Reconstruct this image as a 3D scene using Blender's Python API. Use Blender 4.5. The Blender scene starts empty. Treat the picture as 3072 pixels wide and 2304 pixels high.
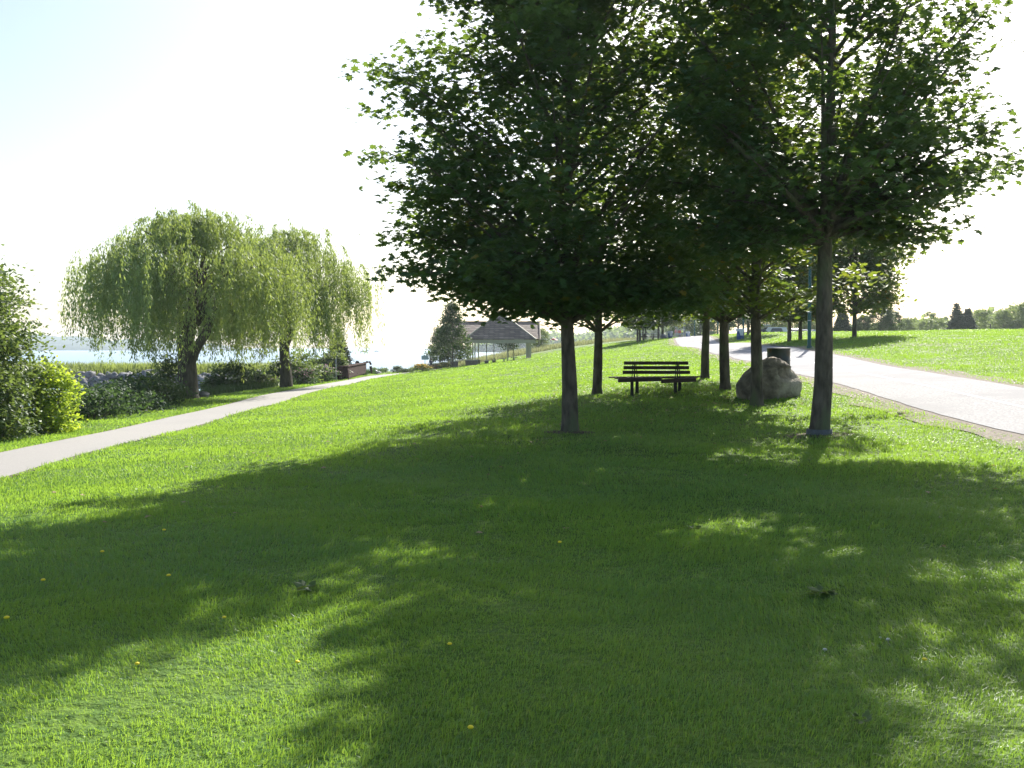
import bpy, math, random
import numpy as np
from mathutils import Vector, Matrix, Euler, noise as mnoise

R = math.radians
C = bpy.context.scene.collection
rng = np.random.default_rng(11)
random.seed(5)
EYE = 1.6
F = 1000.0          # focal length in pixels of a 1024 wide frame
HV = 348.0          # eye level row

# ------------------------------------------------------------------ helpers
def tag(o, label=None, cat=None, group=None, kind=None):
    if label: o['label'] = label
    if cat: o['category'] = cat
    if group: o['group'] = group
    if kind: o['kind'] = kind
    return o

def empty(name, loc, rz=0.0):
    o = bpy.data.objects.new(name, None); C.objects.link(o)
    o.location = loc; o.rotation_euler = (0, 0, rz); o.empty_display_size = .2
    return o

def copy_tree(o, parent=None):
    c = o.copy(); C.objects.link(c); c.parent = parent
    for ch in list(o.children): copy_tree(ch, c)
    return c

class Geo:
    def __init__(s):
        s.v = []; s.n = 0; s.l = []; s.c = []; s.a = []; s.m = []
    def add(s, verts, faces, att=None, mi=0):
        verts = np.asarray(verts, dtype=np.float64).reshape(-1, 3)
        faces = np.asarray(faces, dtype=np.int64)
        s.v.append(verts); s.l.append((faces + s.n).ravel()); nf = faces.shape[0]
        s.c.append(np.full(nf, faces.shape[1], dtype=np.int64))
        s.a.append(np.asarray(att, dtype=np.float64) if att is not None else rng.random(nf))
        s.m.append(np.full(nf, mi, dtype=np.int64))
        s.n += len(verts)
    def box(s, c, size, rot=(0, 0, 0), taper=1.0, mi=0):
        x, y, z = [d / 2 for d in size]
        p = np.array([[-x, -y, -z], [x, -y, -z], [x, y, -z], [-x, y, -z], [-x * taper, -y * taper, z], [x * taper, -y * taper, z], [x * taper, y * taper, z], [-x * taper, y * taper, z]])
        M = np.array(Euler(rot).to_matrix())
        s.add(p @ M.T + np.array(c), [[0, 3, 2, 1], [4, 5, 6, 7], [0, 1, 5, 4], [1, 2, 6, 5], [2, 3, 7, 6], [3, 0, 4, 7]], mi=mi)
    def tube(s, pts, rad, n=8, caps=True, mi=0, wob=0.0):
        pts = np.asarray(pts, dtype=float); k = len(pts)
        rad = np.full(k, rad) if np.isscalar(rad) else np.asarray(rad, dtype=float)
        t = np.gradient(pts, axis=0); t /= np.linalg.norm(t, axis=1)[:, None] + 1e-9
        ref = np.array([0, 0, 1.0]) if abs(t[0][2]) < .8 else np.array([1.0, 0, 0])
        a = np.cross(t, ref); a /= np.linalg.norm(a, axis=1)[:, None] + 1e-9
        b = np.cross(t, a)
        th = np.arange(n) * 2 * math.pi / n
        rr = rad[:, None] * (1 + (wob * (rng.random((k, n)) - .5) if wob else 0) * np.ones((k, n)))
        V = pts[:, None, :] + rr[..., None] * (np.cos(th)[None, :, None] * a[:, None, :] + np.sin(th)[None, :, None] * b[:, None, :])
        i = np.arange(k - 1)[:, None] * n; j = np.arange(n)[None, :]; j2 = (j + 1) % n
        f = np.stack([i + j, i + j2, i + n + j2, i + n + j], -1).reshape(-1, 4)
        base = s.n
        s.add(V.reshape(-1, 3), f, mi=mi)
        if caps:
            s.add(V[0], [list(range(n))], mi=mi); s.add(V[-1], [list(range(n))[::-1]], mi=mi)
    def lathe(s, prof, n=16, c=(0, 0, 0), sq=(1, 1), mi=0):
        prof = np.asarray(prof, float); th = np.arange(n) * 2 * math.pi / n
        V = np.stack([prof[:, 0][:, None] * np.cos(th) * sq[0] + c[0], prof[:, 0][:, None] * np.sin(th) * sq[1] + c[1], np.repeat(prof[:, 1][:, None], n, 1) + c[2]], -1)
        k = len(prof); i = np.arange(k - 1)[:, None] * n; j = np.arange(n)[None, :]; j2 = (j + 1) % n
        s.add(V.reshape(-1, 3), np.stack([i + j, i + j2, i + n + j2, i + n + j], -1).reshape(-1, 4), mi=mi)
    def mesh(s, name, smooth=False):
        me = bpy.data.meshes.new(name)
        v = np.concatenate(s.v); l = np.concatenate(s.l); c = np.concatenate(s.c); a = np.concatenate(s.a); m = np.concatenate(s.m)
        me.vertices.add(len(v)); me.vertices.foreach_set('co', v.ravel().astype(np.float32))
        me.loops.add(len(l)); me.loops.foreach_set('vertex_index', l.astype(np.int32))
        me.polygons.add(len(c)); st = np.concatenate([[0], np.cumsum(c)[:-1]])
        me.polygons.foreach_set('loop_start', st.astype(np.int32))
        try: me.polygons.foreach_set('loop_total', c.astype(np.int32))
        except Exception: pass
        at = me.attributes.new('rnd', 'FLOAT', 'FACE'); at.data.foreach_set('value', a.astype(np.float32))
        me.update(calc_edges=True)
        me.polygons.foreach_set('material_index', m.astype(np.int32))
        me.polygons.foreach_set('use_smooth', np.full(len(c), smooth))
        me.validate()
        return me
    def obj(s, name, mat, parent=None, smooth=False, bevel=0, loc=None):
        me = s.mesh(name, smooth)
        for m in (mat if isinstance(mat, (list, tuple)) else [mat]): me.materials.append(m)
        o = bpy.data.objects.new(name, me); C.objects.link(o)
        if parent is not None: o.parent = parent
        if loc is not None: o.location = loc
        if bevel:
            b = o.modifiers.new('bev', 'BEVEL'); b.width = bevel; b.segments = 2; b.limit_method = 'ANGLE'
        return o

def link(name, me, parent=None, loc=(0, 0, 0), rot=(0, 0, 0), scale=(1, 1, 1)):
    o = bpy.data.objects.new(name, me); C.objects.link(o); o.location = loc; o.rotation_euler = rot; o.scale = scale
    if parent is not None: o.parent = parent
    return o

# ------------------------------------------------------------------ materials
def newmat(name):
    m = bpy.data.materials.new(name); m.use_nodes = True
    n = m.node_tree.nodes; l = m.node_tree.links
    return m, n, l, n['Principled BSDF']

def surf(name, c1, c2=None, scale=4.0, rough=.7, bump=0.0, bscale=None, metal=0.0, spec=.4, detail=6, stretch=(1, 1, 1), c3=None, s3=.7):
    m, n, l, p = newmat(name)
    p.inputs['Roughness'].default_value = rough; p.inputs['Metallic'].default_value = metal
    p.inputs['Specular IOR Level'].default_value = spec
    c2 = c2 or tuple(x * .7 for x in c1)
    tc = n.new('ShaderNodeTexCoord'); mp = n.new('ShaderNodeMapping'); mp.inputs['Scale'].default_value = stretch
    l.new(tc.outputs['Object'], mp.inputs[0])
    t = n.new('ShaderNodeTexNoise'); t.inputs['Scale'].default_value = scale; t.inputs['Detail'].default_value = detail
    l.new(mp.outputs[0], t.inputs['Vector'])
    r = n.new('ShaderNodeValToRGB'); e = r.color_ramp.elements
    e[0].position = .35; e[1].position = .65; e[0].color = (*c2, 1); e[1].color = (*c1, 1)
    l.new(t.outputs['Fac'], r.inputs[0]); out = r.outputs[0]
    if c3:
        t3 = n.new('ShaderNodeTexNoise'); t3.inputs['Scale'].default_value = s3; t3.inputs['Detail'].default_value = 5
        l.new(mp.outputs[0], t3.inputs['Vector'])
        r3 = n.new('ShaderNodeValToRGB'); r3.color_ramp.elements[0].position = .5; r3.color_ramp.elements[1].position = .62
        l.new(t3.outputs['Fac'], r3.inputs[0])
        mx = n.new('ShaderNodeMixRGB'); mx.inputs[2].default_value = (*c3, 1)
        l.new(r3.outputs[0], mx.inputs[0]); l.new(out, mx.inputs[1]); out = mx.outputs[0]
    l.new(out, p.inputs['Base Color'])
    if bump:
        tb = n.new('ShaderNodeTexNoise'); tb.inputs['Scale'].default_value = bscale or scale * 4; tb.inputs['Detail'].default_value = 8
        l.new(mp.outputs[0], tb.inputs['Vector'])
        b = n.new('ShaderNodeBump'); b.inputs['Strength'].default_value = 1; b.inputs['Distance'].default_value = bump
        l.new(tb.outputs['Fac'], b.inputs['Height']); l.new(b.outputs[0], p.inputs['Normal'])
    return m

def leafmat(name, c1, c2, tr, trans=.45, rough=.45, spec=.4, c3=None, thr=.93):
    """two-sided leaf: reflects c1..c2 (random per leaf), lets light through with colour tr"""
    m, n, l, p = newmat(name)
    a = n.new('ShaderNodeAttribute'); a.attribute_name = 'rnd'
    r = n.new('ShaderNodeValToRGB'); e = r.color_ramp.elements
    e[0].color = (*c1, 1); e[1].color = (*c2, 1); e[0].position = 0; e[1].position = thr if c3 else 1.0
    if c3:
        x = e.new(min(thr + .02, .99)); x.color = (*c3, 1)
    l.new(a.outputs['Fac'], r.inputs[0]); l.new(r.outputs[0], p.inputs['Base Color'])
    p.inputs['Roughness'].default_value = rough; p.inputs['Specular IOR Level'].default_value = spec
    t = n.new('ShaderNodeBsdfTranslucent')
    mc = n.new('ShaderNodeMixRGB'); mc.inputs[0].default_value = .75; mc.inputs[2].default_value = (*tr, 1)
    l.new(r.outputs[0], mc.inputs[1]); l.new(mc.outputs[0], t.inputs['Color'])
    mx = n.new('ShaderNodeMixShader'); mx.inputs[0].default_value = trans
    l.new(p.outputs[0], mx.inputs[1]); l.new(t.outputs[0], mx.inputs[2])
    l.new(mx.outputs[0], n['Material Output'].inputs['Surface'])
    return m

M = {}
M['bark'] = surf('bark', (.16, .132, .10), (.065, .053, .04), 9, .9, .05, 26, stretch=(1, 1, .35), c3=(.12, .135, .07), s3=2.5)
M['willow_bark'] = surf('willow_bark', (.10, .085, .065), (.04, .033, .026), 6, .95, .05, 18, stretch=(1, 1, .3))
M['maple'] = leafmat('maple_leaf', (.026, .070, .036), (.055, .115, .048), (.26, .38, .03), .36, .5, .35, c3=(.20, .13, .02), thr=.985)
M['maple2'] = leafmat('maple_leaf_autumn', (.03, .07, .028), (.065, .12, .04), (.34, .42, .03), .42, .5, .35, c3=(.30, .12, .02), thr=.95)
M['willow'] = leafmat('willow_leaf', (.12, .19, .065), (.28, .36, .15), (.36, .44, .05), .42, .5, .35)
M['dark_leaf'] = leafmat('dark_leaf', (.02, .05, .025), (.055, .10, .04), (.14, .22, .03), .3, .6, .2)
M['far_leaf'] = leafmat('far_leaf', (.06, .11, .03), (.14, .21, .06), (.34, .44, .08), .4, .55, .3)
M['bush_leaf'] = leafmat('bush_leaf', (.04, .085, .03), (.10, .165, .045), (.27, .36, .06), .36, .5, .35)
M['yellow_leaf'] = leafmat('yellow_leaf', (.15, .26, .03), (.28, .40, .05), (.62, .76, .06), .5, .5, .3)
M['needle'] = leafmat('needle', (.02, .045, .03), (.05, .085, .05), (.06, .10, .04), .15, .6, .3)
M['grass'] = leafmat('grass_blade', (.018, .102, .040), (.056, .205, .070), (.45, .68, .05), .48, .44, .42, c3=(.30, .26, .12), thr=.945)
M['tall_grass'] = leafmat('tall_grass', (.13, .19, .08), (.27, .30, .15), (.42, .44, .18), .4, .5, .3, c3=(.40, .31, .26), thr=.8)
M['reed'] = leafmat('reed_grass', (.07, .12, .03), (.18, .24, .07), (.40, .48, .10), .45, .5, .3)
M['weed'] = leafmat('weed_leaf', (.02, .05, .025), (.05, .10, .04), (.14, .24, .05), .3, .6, .15, c3=(.28, .30, .28), thr=.985)  # leaf colour darkened to carry the willow's shade on the bank
M['dry_leaf'] = leafmat('dry_leaf', (.20, .11, .05), (.45, .34, .2), (.4, .25, .08), .3, .6, .3)
M['pink'] = leafmat('pink_flower', (.45, .22, .32), (.65, .45, .52), (.6, .35, .4), .35, .6, .2)
M['orange'] = leafmat('orange_flower', (.75, .38, .02), (.85, .6, .05), (.9, .55, .05), .35, .6, .2)
M['yellow'] = surf('dandelion_yellow', (.85, .72, .02), (.8, .6, .01), 60, .6)
M['white_cap'] = surf('white_cap', (.72, .70, .64), (.6, .57, .5), 30, .7)
M['asphalt'] = surf('pale_asphalt', (.42, .415, .42), (.27, .265, .27), 22, .95, .006, 160, spec=.13, c3=(.31, .305, .31), s3=.5)
M['footpath'] = surf('footpath_asphalt', (.32, .305, .285), (.24, .23, .215), 35, .75, .004, 150, c3=(.265, .255, .24), s3=.35)
M['gravel'] = surf('gravel', (.26, .22, .18), (.14, .12, .10), 14, .95, .02, 60)
M['line'] = surf('road_paint', (.70, .70, .69), (.50, .50, .49), 5, .8, .002, 90)
M['dirt'] = surf('dirt', (.12, .085, .055), (.06, .042, .03), 8, .95, .02, 30)
M['stone'] = surf('boulder_stone', (.30, .25, .18), (.12, .10, .075), 5.0, .9, .09, 10, c3=(.40, .35, .27), s3=1.6)
M['rock'] = surf('riprap_stone', (.24, .24, .25), (.12, .12, .125), 1.8, .9, .06, 4)
M['wood'] = surf('dark_wood', (.085, .055, .045), (.045, .032, .028), 6, .7, .004, 40, stretch=(.15, 3, 3))
M['iron'] = surf('black_iron', (.03, .032, .03), (.02, .02, .02), 8, .5, metal=.3)
M['drum'] = surf('drum_steel', (.06, .075, .085), (.035, .042, .032), 3, .45, .003, 20, metal=.4, c3=(.10, .05, .03), s3=3.0)
M['green'] = surf('green_paint', (.012, .10, .085), (.01, .075, .065), 6, .45)
M['blue'] = surf('blue_plastic', (.03, .10, .32), (.02, .07, .24), 4, .45)
M['bag'] = surf('white_liner', (.75, .77, .8), (.6, .62, .66), 12, .4, .01, 20)
M['brick'] = surf('brick', (.27, .21, .18), (.18, .15, .13), 6, .9, .01, 12)
M['post'] = surf('tan_post', (.66, .58, .42), (.56, .49, .35), 5, .7)
M['fascia'] = surf('fascia', (.50, .44, .33), (.42, .37, .28), 4, .7)
M['slab'] = surf('concrete', (.42, .41, .38), (.33, .32, .30), 5, .85, .004, 40)
M['guard'] = surf('trunk_guard', (.12, .13, .13), (.08, .085, .085), 12, .8)
M['steel'] = surf('rust_steel', (.045, .018, .016), (.028, .012, .012), 2.5, .9, .006, 20, spec=.08)
M['sign'] = surf('sign_panel', (.40, .48, .55), (.34, .42, .50), 5, .4)
M['grey'] = surf('grey_metal', (.40, .42, .42), (.32, .33, .34), 5, .45, metal=.3)
M['white'] = surf('white_paint', (.78, .78, .78), (.7, .7, .7), 4, .4)
M['carb'] = surf('black_car_paint', (.03, .035, .045), (.025, .03, .04), 3, .2, spec=.6)
M['carw'] = surf('white_car_paint', (.75, .78, .8), (.7, .72, .75), 3, .2, spec=.6)
M['cars'] = surf('silver_car_paint', (.5, .52, .54), (.45, .47, .5), 3, .25, metal=.6)
M['carg'] = surf('green_car_paint', (.22, .3, .22), (.2, .27, .2), 3, .25)
M['glass'] = surf('car_glass', (.03, .04, .05), (.03, .04, .05), 3, .06, spec=.8)
M['tyre'] = surf('tyre', (.02, .02, .02), (.015, .015, .015), 8, .8)
M['lamp'] = surf('lamp_lens', (.7, .7, .65), (.6, .6, .55), 8, .15)
M['skin'] = surf('skin', (.5, .32, .24), (.45, .28, .2), 8, .6)
M['hair'] = surf('hair', (.04, .028, .02), (.03, .02, .015), 20, .6)
M['red'] = surf('red_paint', (.5, .06, .05), (.4, .05, .04), 5, .6)
M['cream'] = surf('cream_wall', (.55, .5, .4), (.48, .44, .36), 3, .8)
M['maroon'] = surf('maroon_wall', (.22, .07, .06), (.18, .06, .05), 3, .8)

def shingle_mat():
    m, n, l, p = newmat('shingles')
    tc = n.new('ShaderNodeTexCoord'); b = n.new('ShaderNodeTexBrick')
    sx = n.new('ShaderNodeSeparateXYZ'); cb = n.new('ShaderNodeCombineXYZ'); l.new(tc.outputs['Object'], sx.inputs[0])
    ad = n.new('ShaderNodeMath'); ad.operation = 'ADD'
    l.new(sx.outputs[0], ad.inputs[0]); l.new(sx.outputs[1], ad.inputs[1])
    l.new(ad.outputs[0], cb.inputs[0]); l.new(sx.outputs[2], cb.inputs[1]); l.new(cb.outputs[0], b.inputs['Vector'])
    b.inputs['Scale'].default_value = 1.0; b.inputs['Brick Width'].default_value = .55; b.inputs['Row Height'].default_value = .2
    b.inputs['Mortar Size'].default_value = .02
    b.inputs['Color1'].default_value = (.40, .31, .24, 1); b.inputs['Color2'].default_value = (.17, .12, .09, 1); b.inputs['Mortar'].default_value = (.05, .04, .04, 1)
    l.new(b.outputs['Color'], p.inputs['Base Color']); p.inputs['Roughness'].default_value = .7
    bp = n.new('ShaderNodeBump'); bp.inputs['Distance'].default_value = .04; l.new(b.outputs['Fac'], bp.inputs['Height']); bp.invert = True
    l.new(bp.outputs[0], p.inputs['Normal'])
    return m
M['shingle'] = shingle_mat()

def lawn_mat():
    m, n, l, p = newmat('lawn')
    tc = n.new('ShaderNodeTexCoord')
    def nz(scale, detail, c1, c2, a=.35, b=.65, st=(1, 1, 1)):
        mp = n.new('ShaderNodeMapping'); mp.inputs['Scale'].default_value = st; l.new(tc.outputs['Object'], mp.inputs[0])
        t = n.new('ShaderNodeTexNoise'); t.inputs['Scale'].default_value = scale; t.inputs['Detail'].default_value = detail; l.new(mp.outputs[0], t.inputs['Vector'])
        r = n.new('ShaderNodeValToRGB'); r.color_ramp.elements[0].position = a; r.color_ramp.elements[1].position = b
        r.color_ramp.elements[0].color = (*c1, 1); r.color_ramp.elements[1].color = (*c2, 1); l.new(t.outputs['Fac'], r.inputs[0]); return r.outputs[0], t.outputs['Fac']
    a, fa = nz(9, 8, (.06, .12, .015), (.11, .18, .02))
    b, fb = nz(.35, 4, (.80, .92, .8), (1.12, 1.06, 1.1), .3, .7, (1, .6, 1))
    mx = n.new('ShaderNodeMixRGB'); mx.blend_type = 'MULTIPLY'; mx.inputs[0].default_value = 1; l.new(a, mx.inputs[1]); l.new(b, mx.inputs[2])
    c, fc = nz(.12, 5, (0, 0, 0), (1, 1, 1), .56, .70)
    m2 = n.new('ShaderNodeMixRGB'); m2.inputs[2].default_value = (.16, .17, .05, 1); l.new(mx.outputs[0], m2.inputs[1])
    sc = n.new('ShaderNodeMath'); sc.operation = 'MULTIPLY'; sc.inputs[1].default_value = .5; l.new(c, sc.inputs[0]); l.new(sc.outputs[0], m2.inputs[0])
    l.new(m2.outputs[0], p.inputs['Base Color']); p.inputs['Roughness'].default_value = .8; p.inputs['Specular IOR Level'].default_value = .15
    bp = n.new('ShaderNodeBump'); bp.inputs['Distance'].default_value = .09; bp.inputs['Strength'].default_value = .8
    t = n.new('ShaderNodeTexNoise'); t.inputs['Scale'].default_value = 14; t.inputs['Detail'].default_value = 8; l.new(tc.outputs['Object'], t.inputs['Vector'])
    l.new(t.outputs['Fac'], bp.inputs['Height']); l.new(bp.outputs[0], p.inputs['Normal'])
    return m
M['lawn'] = lawn_mat()

def water_mat():
    m, n, l, p = newmat('lake_water')
    p.inputs['Base Color'].default_value = (.24, .33, .40, 1); p.inputs['Roughness'].default_value = .5
    p.inputs['IOR'].default_value = 1.33; p.inputs['Specular IOR Level'].default_value = .2
    tc = n.new('ShaderNodeTexCoord'); mp = n.new('ShaderNodeMapping'); mp.inputs['Scale'].default_value = (.6, 1.2, 1); l.new(tc.outputs['Object'], mp.inputs[0])
    t = n.new('ShaderNodeTexNoise'); t.inputs['Scale'].default_value = 1.2; t.inputs['Detail'].default_value = 6; l.new(mp.outputs[0], t.inputs['Vector'])
    b = n.new('ShaderNodeBump'); b.inputs['Distance'].default_value = .08; b.inputs['Strength'].default_value = .6; l.new(t.outputs['Fac'], b.inputs['Height']); l.new(b.outputs[0], p.inputs['Normal'])
    return m
M['water'] = water_mat()

# ------------------------------------------------------------------ terrain
# control heights, relative to the eye
CP = [(-8, -8, -1.9), (0, -8, -1.6), (10, -8, -1.4), (30, -8, -1.2), (-14, 5, -2.2), (-8, 5, -1.98), (-3, 5, -1.66), (0, 4, -1.6), (3, 5, -1.58), (8, 5, -1.42), (12, 5, -1.3), (30, 5, -1.0),
      (-14, 18, -2.35), (-10.5, 18, -2.2), (-8.2, 16, -2.13), (-3, 17, -1.72), (1.07, 18.5, -1.57), (5.1, 16.5, -1.5), (7.7, 15, -1.32), (11.8, 23, -.93), (20, 20, -.75), (40, 20, -.1), (80, 20, .6),
      (-15, 28, -2.42), (-11.3, 27, -2.35), (-9.4, 29, -2.35), (-4, 27, -1.88), (0, 26, -1.4), (2.2, 26, -1.18), (5.4, 22, -1.28), (5.5, 26, -1.07), (5.8, 30, -.9), (8.8, 28, -.98), (12.5, 30, -.72), (20, 32, -.2), (35, 40, .55),
      (-12.1, 37, -2.45), (-10, 44, -2.42), (-15.5, 47, -2.5), (-6, 44, -2.1), (-1, 42, -1.5), (3, 42, -1.05), (9.8, 34, -.88), (11.2, 46.7, -.56), (13.2, 43, -.3), (14.8, 50, .08), (19.8, 58, .62), (28, 55, .85), (40, 60, 1.1),
      (-13.3, 57, -2.47), (-14.7, 65, -2.52), (-10.5, 65, -2.47), (-6, 65, -2.12), (-2, 65, -1.5), (2, 65, -1.05), (7, 62, -.6), (11.9, 57, -.34), (12.5, 66, 0), (14.6, 61, .03), (16.6, 60, .33), (25, 70, 1.0), (36, 70, 1.26), (60, 75, 1.35), (90, 80, 1.4),
      (-13.4, 90, -2.52), (-11, 80, -2.46), (-11.3, 97, -2.5), (-8, 88, -2.3), (-4.5, 86, -1.95), (0, 86, -1.4), (6, 84, -.7), (16.5, 84, .27), (12, 84, 0), (20, 88, .75), (22.4, 90, 1.25), (35, 95, 1.45),
      (-10, 108, -2.5), (-6.3, 110, -2.1), (-3, 110, -1.75), (1.8, 110, -1.32), (7, 108, -.3), (12, 105, .5), (17.5, 107, 1.07), (24, 110, 1.5), (40, 110, 1.5),
      (-8, 125, -2.4), (2.6, 135, -.6), (6, 132, -.1), (11.9, 130, .6), (16, 135, 1.1), (25, 140, 1.4), (50, 150, 1.4), (100, 150, 1.5), (-4, 140, -1.6), (140, 100, 1.5), (60, 210, 1.3), (120, 220, 1.5), (20, 170, .9), (0, 170, -1.5), (30, 220, .6)]
cp = np.array(CP, float)
def _U(r2): return np.where(r2 > 1e-9, .5 * r2 * np.log(r2 + 1e-12), 0)
S = 50.0
px = cp[:, :2] / S
d2 = ((px[:, None] - px[None]) ** 2).sum(-1)
K = _U(d2) + np.eye(len(px)) * .006
Pm = np.c_[np.ones(len(px)), px]
A = np.block([[K, Pm], [Pm.T, np.zeros((3, 3))]])
W = np.linalg.solve(A, np.r_[cp[:, 2], 0, 0, 0])
def tps(x, y):
    x = np.asarray(x, float).ravel() / S; y = np.asarray(y, float).ravel() / S
    out = W[-3] + W[-2] * x + W[-1] * y
    for k in range(len(px)):
        out = out + W[k] * _U((x - px[k, 0]) ** 2 + (y - px[k, 1]) ** 2)
    return out
def bank_x(y):
    return np.interp(y, [-50, 0, 20, 34, 47, 60, 76, 100, 112, 125, 140, 155, 170, 200, 300], [-16, -16, -15.5, -15.3, -16.2, -16, -14.6, -14.6, -13.2, -9, -5, 3, 12, 30, 60])
WATER = -3.8
def raw_height(X, Y):
    Xc = np.clip(X, -30, 140); Yc = np.clip(Y, -8, 215)
    z = tps(Xc, Yc).reshape(np.shape(X))
    z = np.minimum(z, 1.62)
    d = bank_x(Y) - X
    drop = np.where(d > 0, np.minimum(d, 12) * .48 * np.clip(d / 1.5, 0, 1), 0)
    z = np.where(d > 0, np.maximum(np.clip(z, -2.6, 2) - drop, -6.5), z)
    far = np.clip((Y - 215) / 300, 0, 1); z = z * (1 - far) + far * np.where(d > 0, -6.5, 1.2)
    return z
def ax(segs):
    out = []
    for a, b, st in segs: out += list(np.arange(a, b, st))
    out.append(segs[-1][1]); return np.array(out, float)
GX = ax([(-1200, -200, 100), (-200, -60, 14), (-60, -24, 3), (-24, 34, .5), (34, 80, 2), (80, 200, 10), (200, 1800, 100)])
GY = ax([(-120, -12, 12), (-12, 4, 1), (4, 150, .5), (150, 230, 4), (230, 600, 30), (600, 1800, 100)])
XX, YY = np.meshgrid(GX, GY)
GZ = raw_height(XX, YY)
# small natural unevenness
uneven = .035 * np.sin(XX * .9 + 1.3 * np.sin(YY * .31)) * np.sin(YY * .53 + XX * .22) + .02 * np.sin(XX * 2.1 + YY * 1.4)
uneven *= np.clip((XX + 6) / 5, 0, 1) * np.clip(np.abs(XX - np.interp(YY, [0, 15, 36, 60, 84, 107, 135], [9.2, 9.6, 11.7, 13.6, 16, 19.4, 25])) / 3 - .9, 0, 1)
GZ = GZ + uneven * np.exp(-((YY - 40) / 90) ** 2)
GZ += EYE
def G(x, y):
    x = np.asarray(x, float); y = np.asarray(y, float)
    i = np.clip(np.searchsorted(GX, x) - 1, 0, len(GX) - 2); j = np.clip(np.searchsorted(GY, y) - 1, 0, len(GY) - 2)
    tx = np.clip((x - GX[i]) / (GX[i + 1] - GX[i]), 0, 1); ty = np.clip((y - GY[j]) / (GY[j + 1] - GY[j]), 0, 1)
    return (GZ[j, i] * (1 - tx) + GZ[j, i + 1] * tx) * (1 - ty) + (GZ[j + 1, i] * (1 - tx) + GZ[j + 1, i + 1] * tx) * ty
def g(x, y): return float(G(x, y))
def at(u, Y): X = (u - 512) / F * Y; return (X, Y, g(X, Y))
def hit(u, v):
    """ground point seen at a given direction from the standing point"""
    y = 2.5
    while y < 160:
        x = (u - 512) / F * y
        if EYE - (v - HV) / F * y <= g(x, y): return (x, y, g(x, y))
        y += .03
    return at(u, 60)

ge = Geo(); nx = len(GX); ny = len(GY)
ii, jj = np.meshgrid(np.arange(nx - 1), np.arange(ny - 1)); b0 = (jj * nx + ii).ravel()
ge.add(np.stack([XX, YY, GZ], -1).reshape(-1, 3), np.stack([b0, b0 + 1, b0 + nx + 1, b0 + nx], -1))
tag(ge.obj('ground', M['lawn'], smooth=True), kind='structure')
ge = Geo(); ge.add([[-9000, -300, WATER + EYE], [9000, -300, WATER + EYE], [9000, 14000, WATER + EYE], [-9000, 14000, WATER + EYE]], [[0, 1, 2, 3]])
tag(ge.obj('lake', M['water']), kind='structure')

# ------------------------------------------------------------------ paths
PR = np.array([(8.9, -10, 2.0), (9.2, 0, 2.0), (9.3, 8, 2.0), (9.65, 15, 2.0), (9.95, 22, 2.0), (10.75, 28, 2.0), (11.7, 36, 2.0), (12.5, 45, 2.0), (13.4, 57, 2.0), (14.4, 67, 2.0), (16.0, 84, 1.95), (17.4, 96, 1.9), (19.4, 107, 1.9), (21.5, 118, 1.9), (25, 135, 1.9), (30, 160, 1.9)])
PR[:, 0] -= .3; PR[:, 2] -= .3
PL = np.array([(-8.0, -10, 1.2), (-8.5, 5, 1.2), (-9.2, 16, 1.15), (-10.05, 24, 1.15), (-10.9, 33, 1.15), (-11.3, 44, 1.15), (-11.8, 57, 1.15), (-12.1, 70, 1.15), (-12.3, 82, 1.15), (-12.0, 91, 1.15), (-11.1, 98, 1.15), (-9.2, 104, 1.1), (-6.6, 108, 1.1)])
def smooth_line(P, step=.5):
    t = np.r_[0, np.cumsum(np.hypot(*np.diff(P[:, :2], axis=0).T))]
    tt = np.arange(0, t[-1], step)
    out = np.stack([np.interp(tt, t, P[:, k]) for k in range(3)], -1)
    k = np.ones(61) / 61
    for c in range(3):
        pad = np.pad(out[:, c], 30, mode='reflect', reflect_type='odd'); out[:, c] = np.convolve(pad, k, 'valid')
    return out
LR = smooth_line(PR); LL = smooth_line(PL)
def strip(name, L, mat, lift, extra=0.0, off=0.0, half=None, jag=0.0, cols=19, kind='structure', parent=None, seed=1):
    r = np.random.default_rng(seed)
    t = np.gradient(L[:, :2], axis=0); t /= np.linalg.norm(t, axis=1)[:, None]; nrm = np.stack([t[:, 1], -t[:, 0]], -1)
    n = len(L); hw = (L[:, 2] if half is None else np.full(n, half)) + extra
    def jn():
        a = np.convolve(r.normal(size=n + 8), np.ones(3) / 3, 'same')[4:-4]; return a * jag
    l0 = -hw + jn(); l1 = hw + jn(); V = []
    for c in range(cols):
        f = c / (cols - 1); o = (l0 * (1 - f) + l1 * f + off)[:, None]
        P = L[:, :2] + nrm * o; V.append(np.c_[P, G(P[:, 0], P[:, 1]) + lift])
    V = np.stack(V, 1); i = np.arange(n - 1)[:, None] * cols; j = np.arange(cols - 1)[None]
    ge = Geo(); ge.add(V.reshape(-1, 3), np.stack([i + j, i + j + 1, i + cols + j + 1, i + cols + j], -1).reshape(-1, 4))
    o = ge.obj(name, mat, parent, smooth=True)
    if kind: tag(o, kind=kind)
    return o
strip('path_shoulder', LR, M['gravel'], .020, extra=.75, jag=.18, seed=2)
strip('asphalt_path', LR, M['asphalt'], .030, extra=0, jag=.035, seed=3)
strip('path_marking', LR, M['line'], .035, off=.05, half=.05, jag=.004, cols=3, seed=4)
strip('footpath_edge', LL, M['gravel'], .010, extra=.12, jag=.05, seed=5)
strip('footpath', LL, M['footpath'], .020, extra=0, jag=.03, seed=6)

def dist_to(L, X, Y):
    hw = np.interp(Y, L[:, 1], L[:, 2]); cx = np.interp(Y, L[:, 1], L[:, 0]); return np.abs(X - cx) - hw
if 0: print([(round(float(q), 2)) for q in G(LL[::8, 0], LL[::8, 1])])
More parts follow.
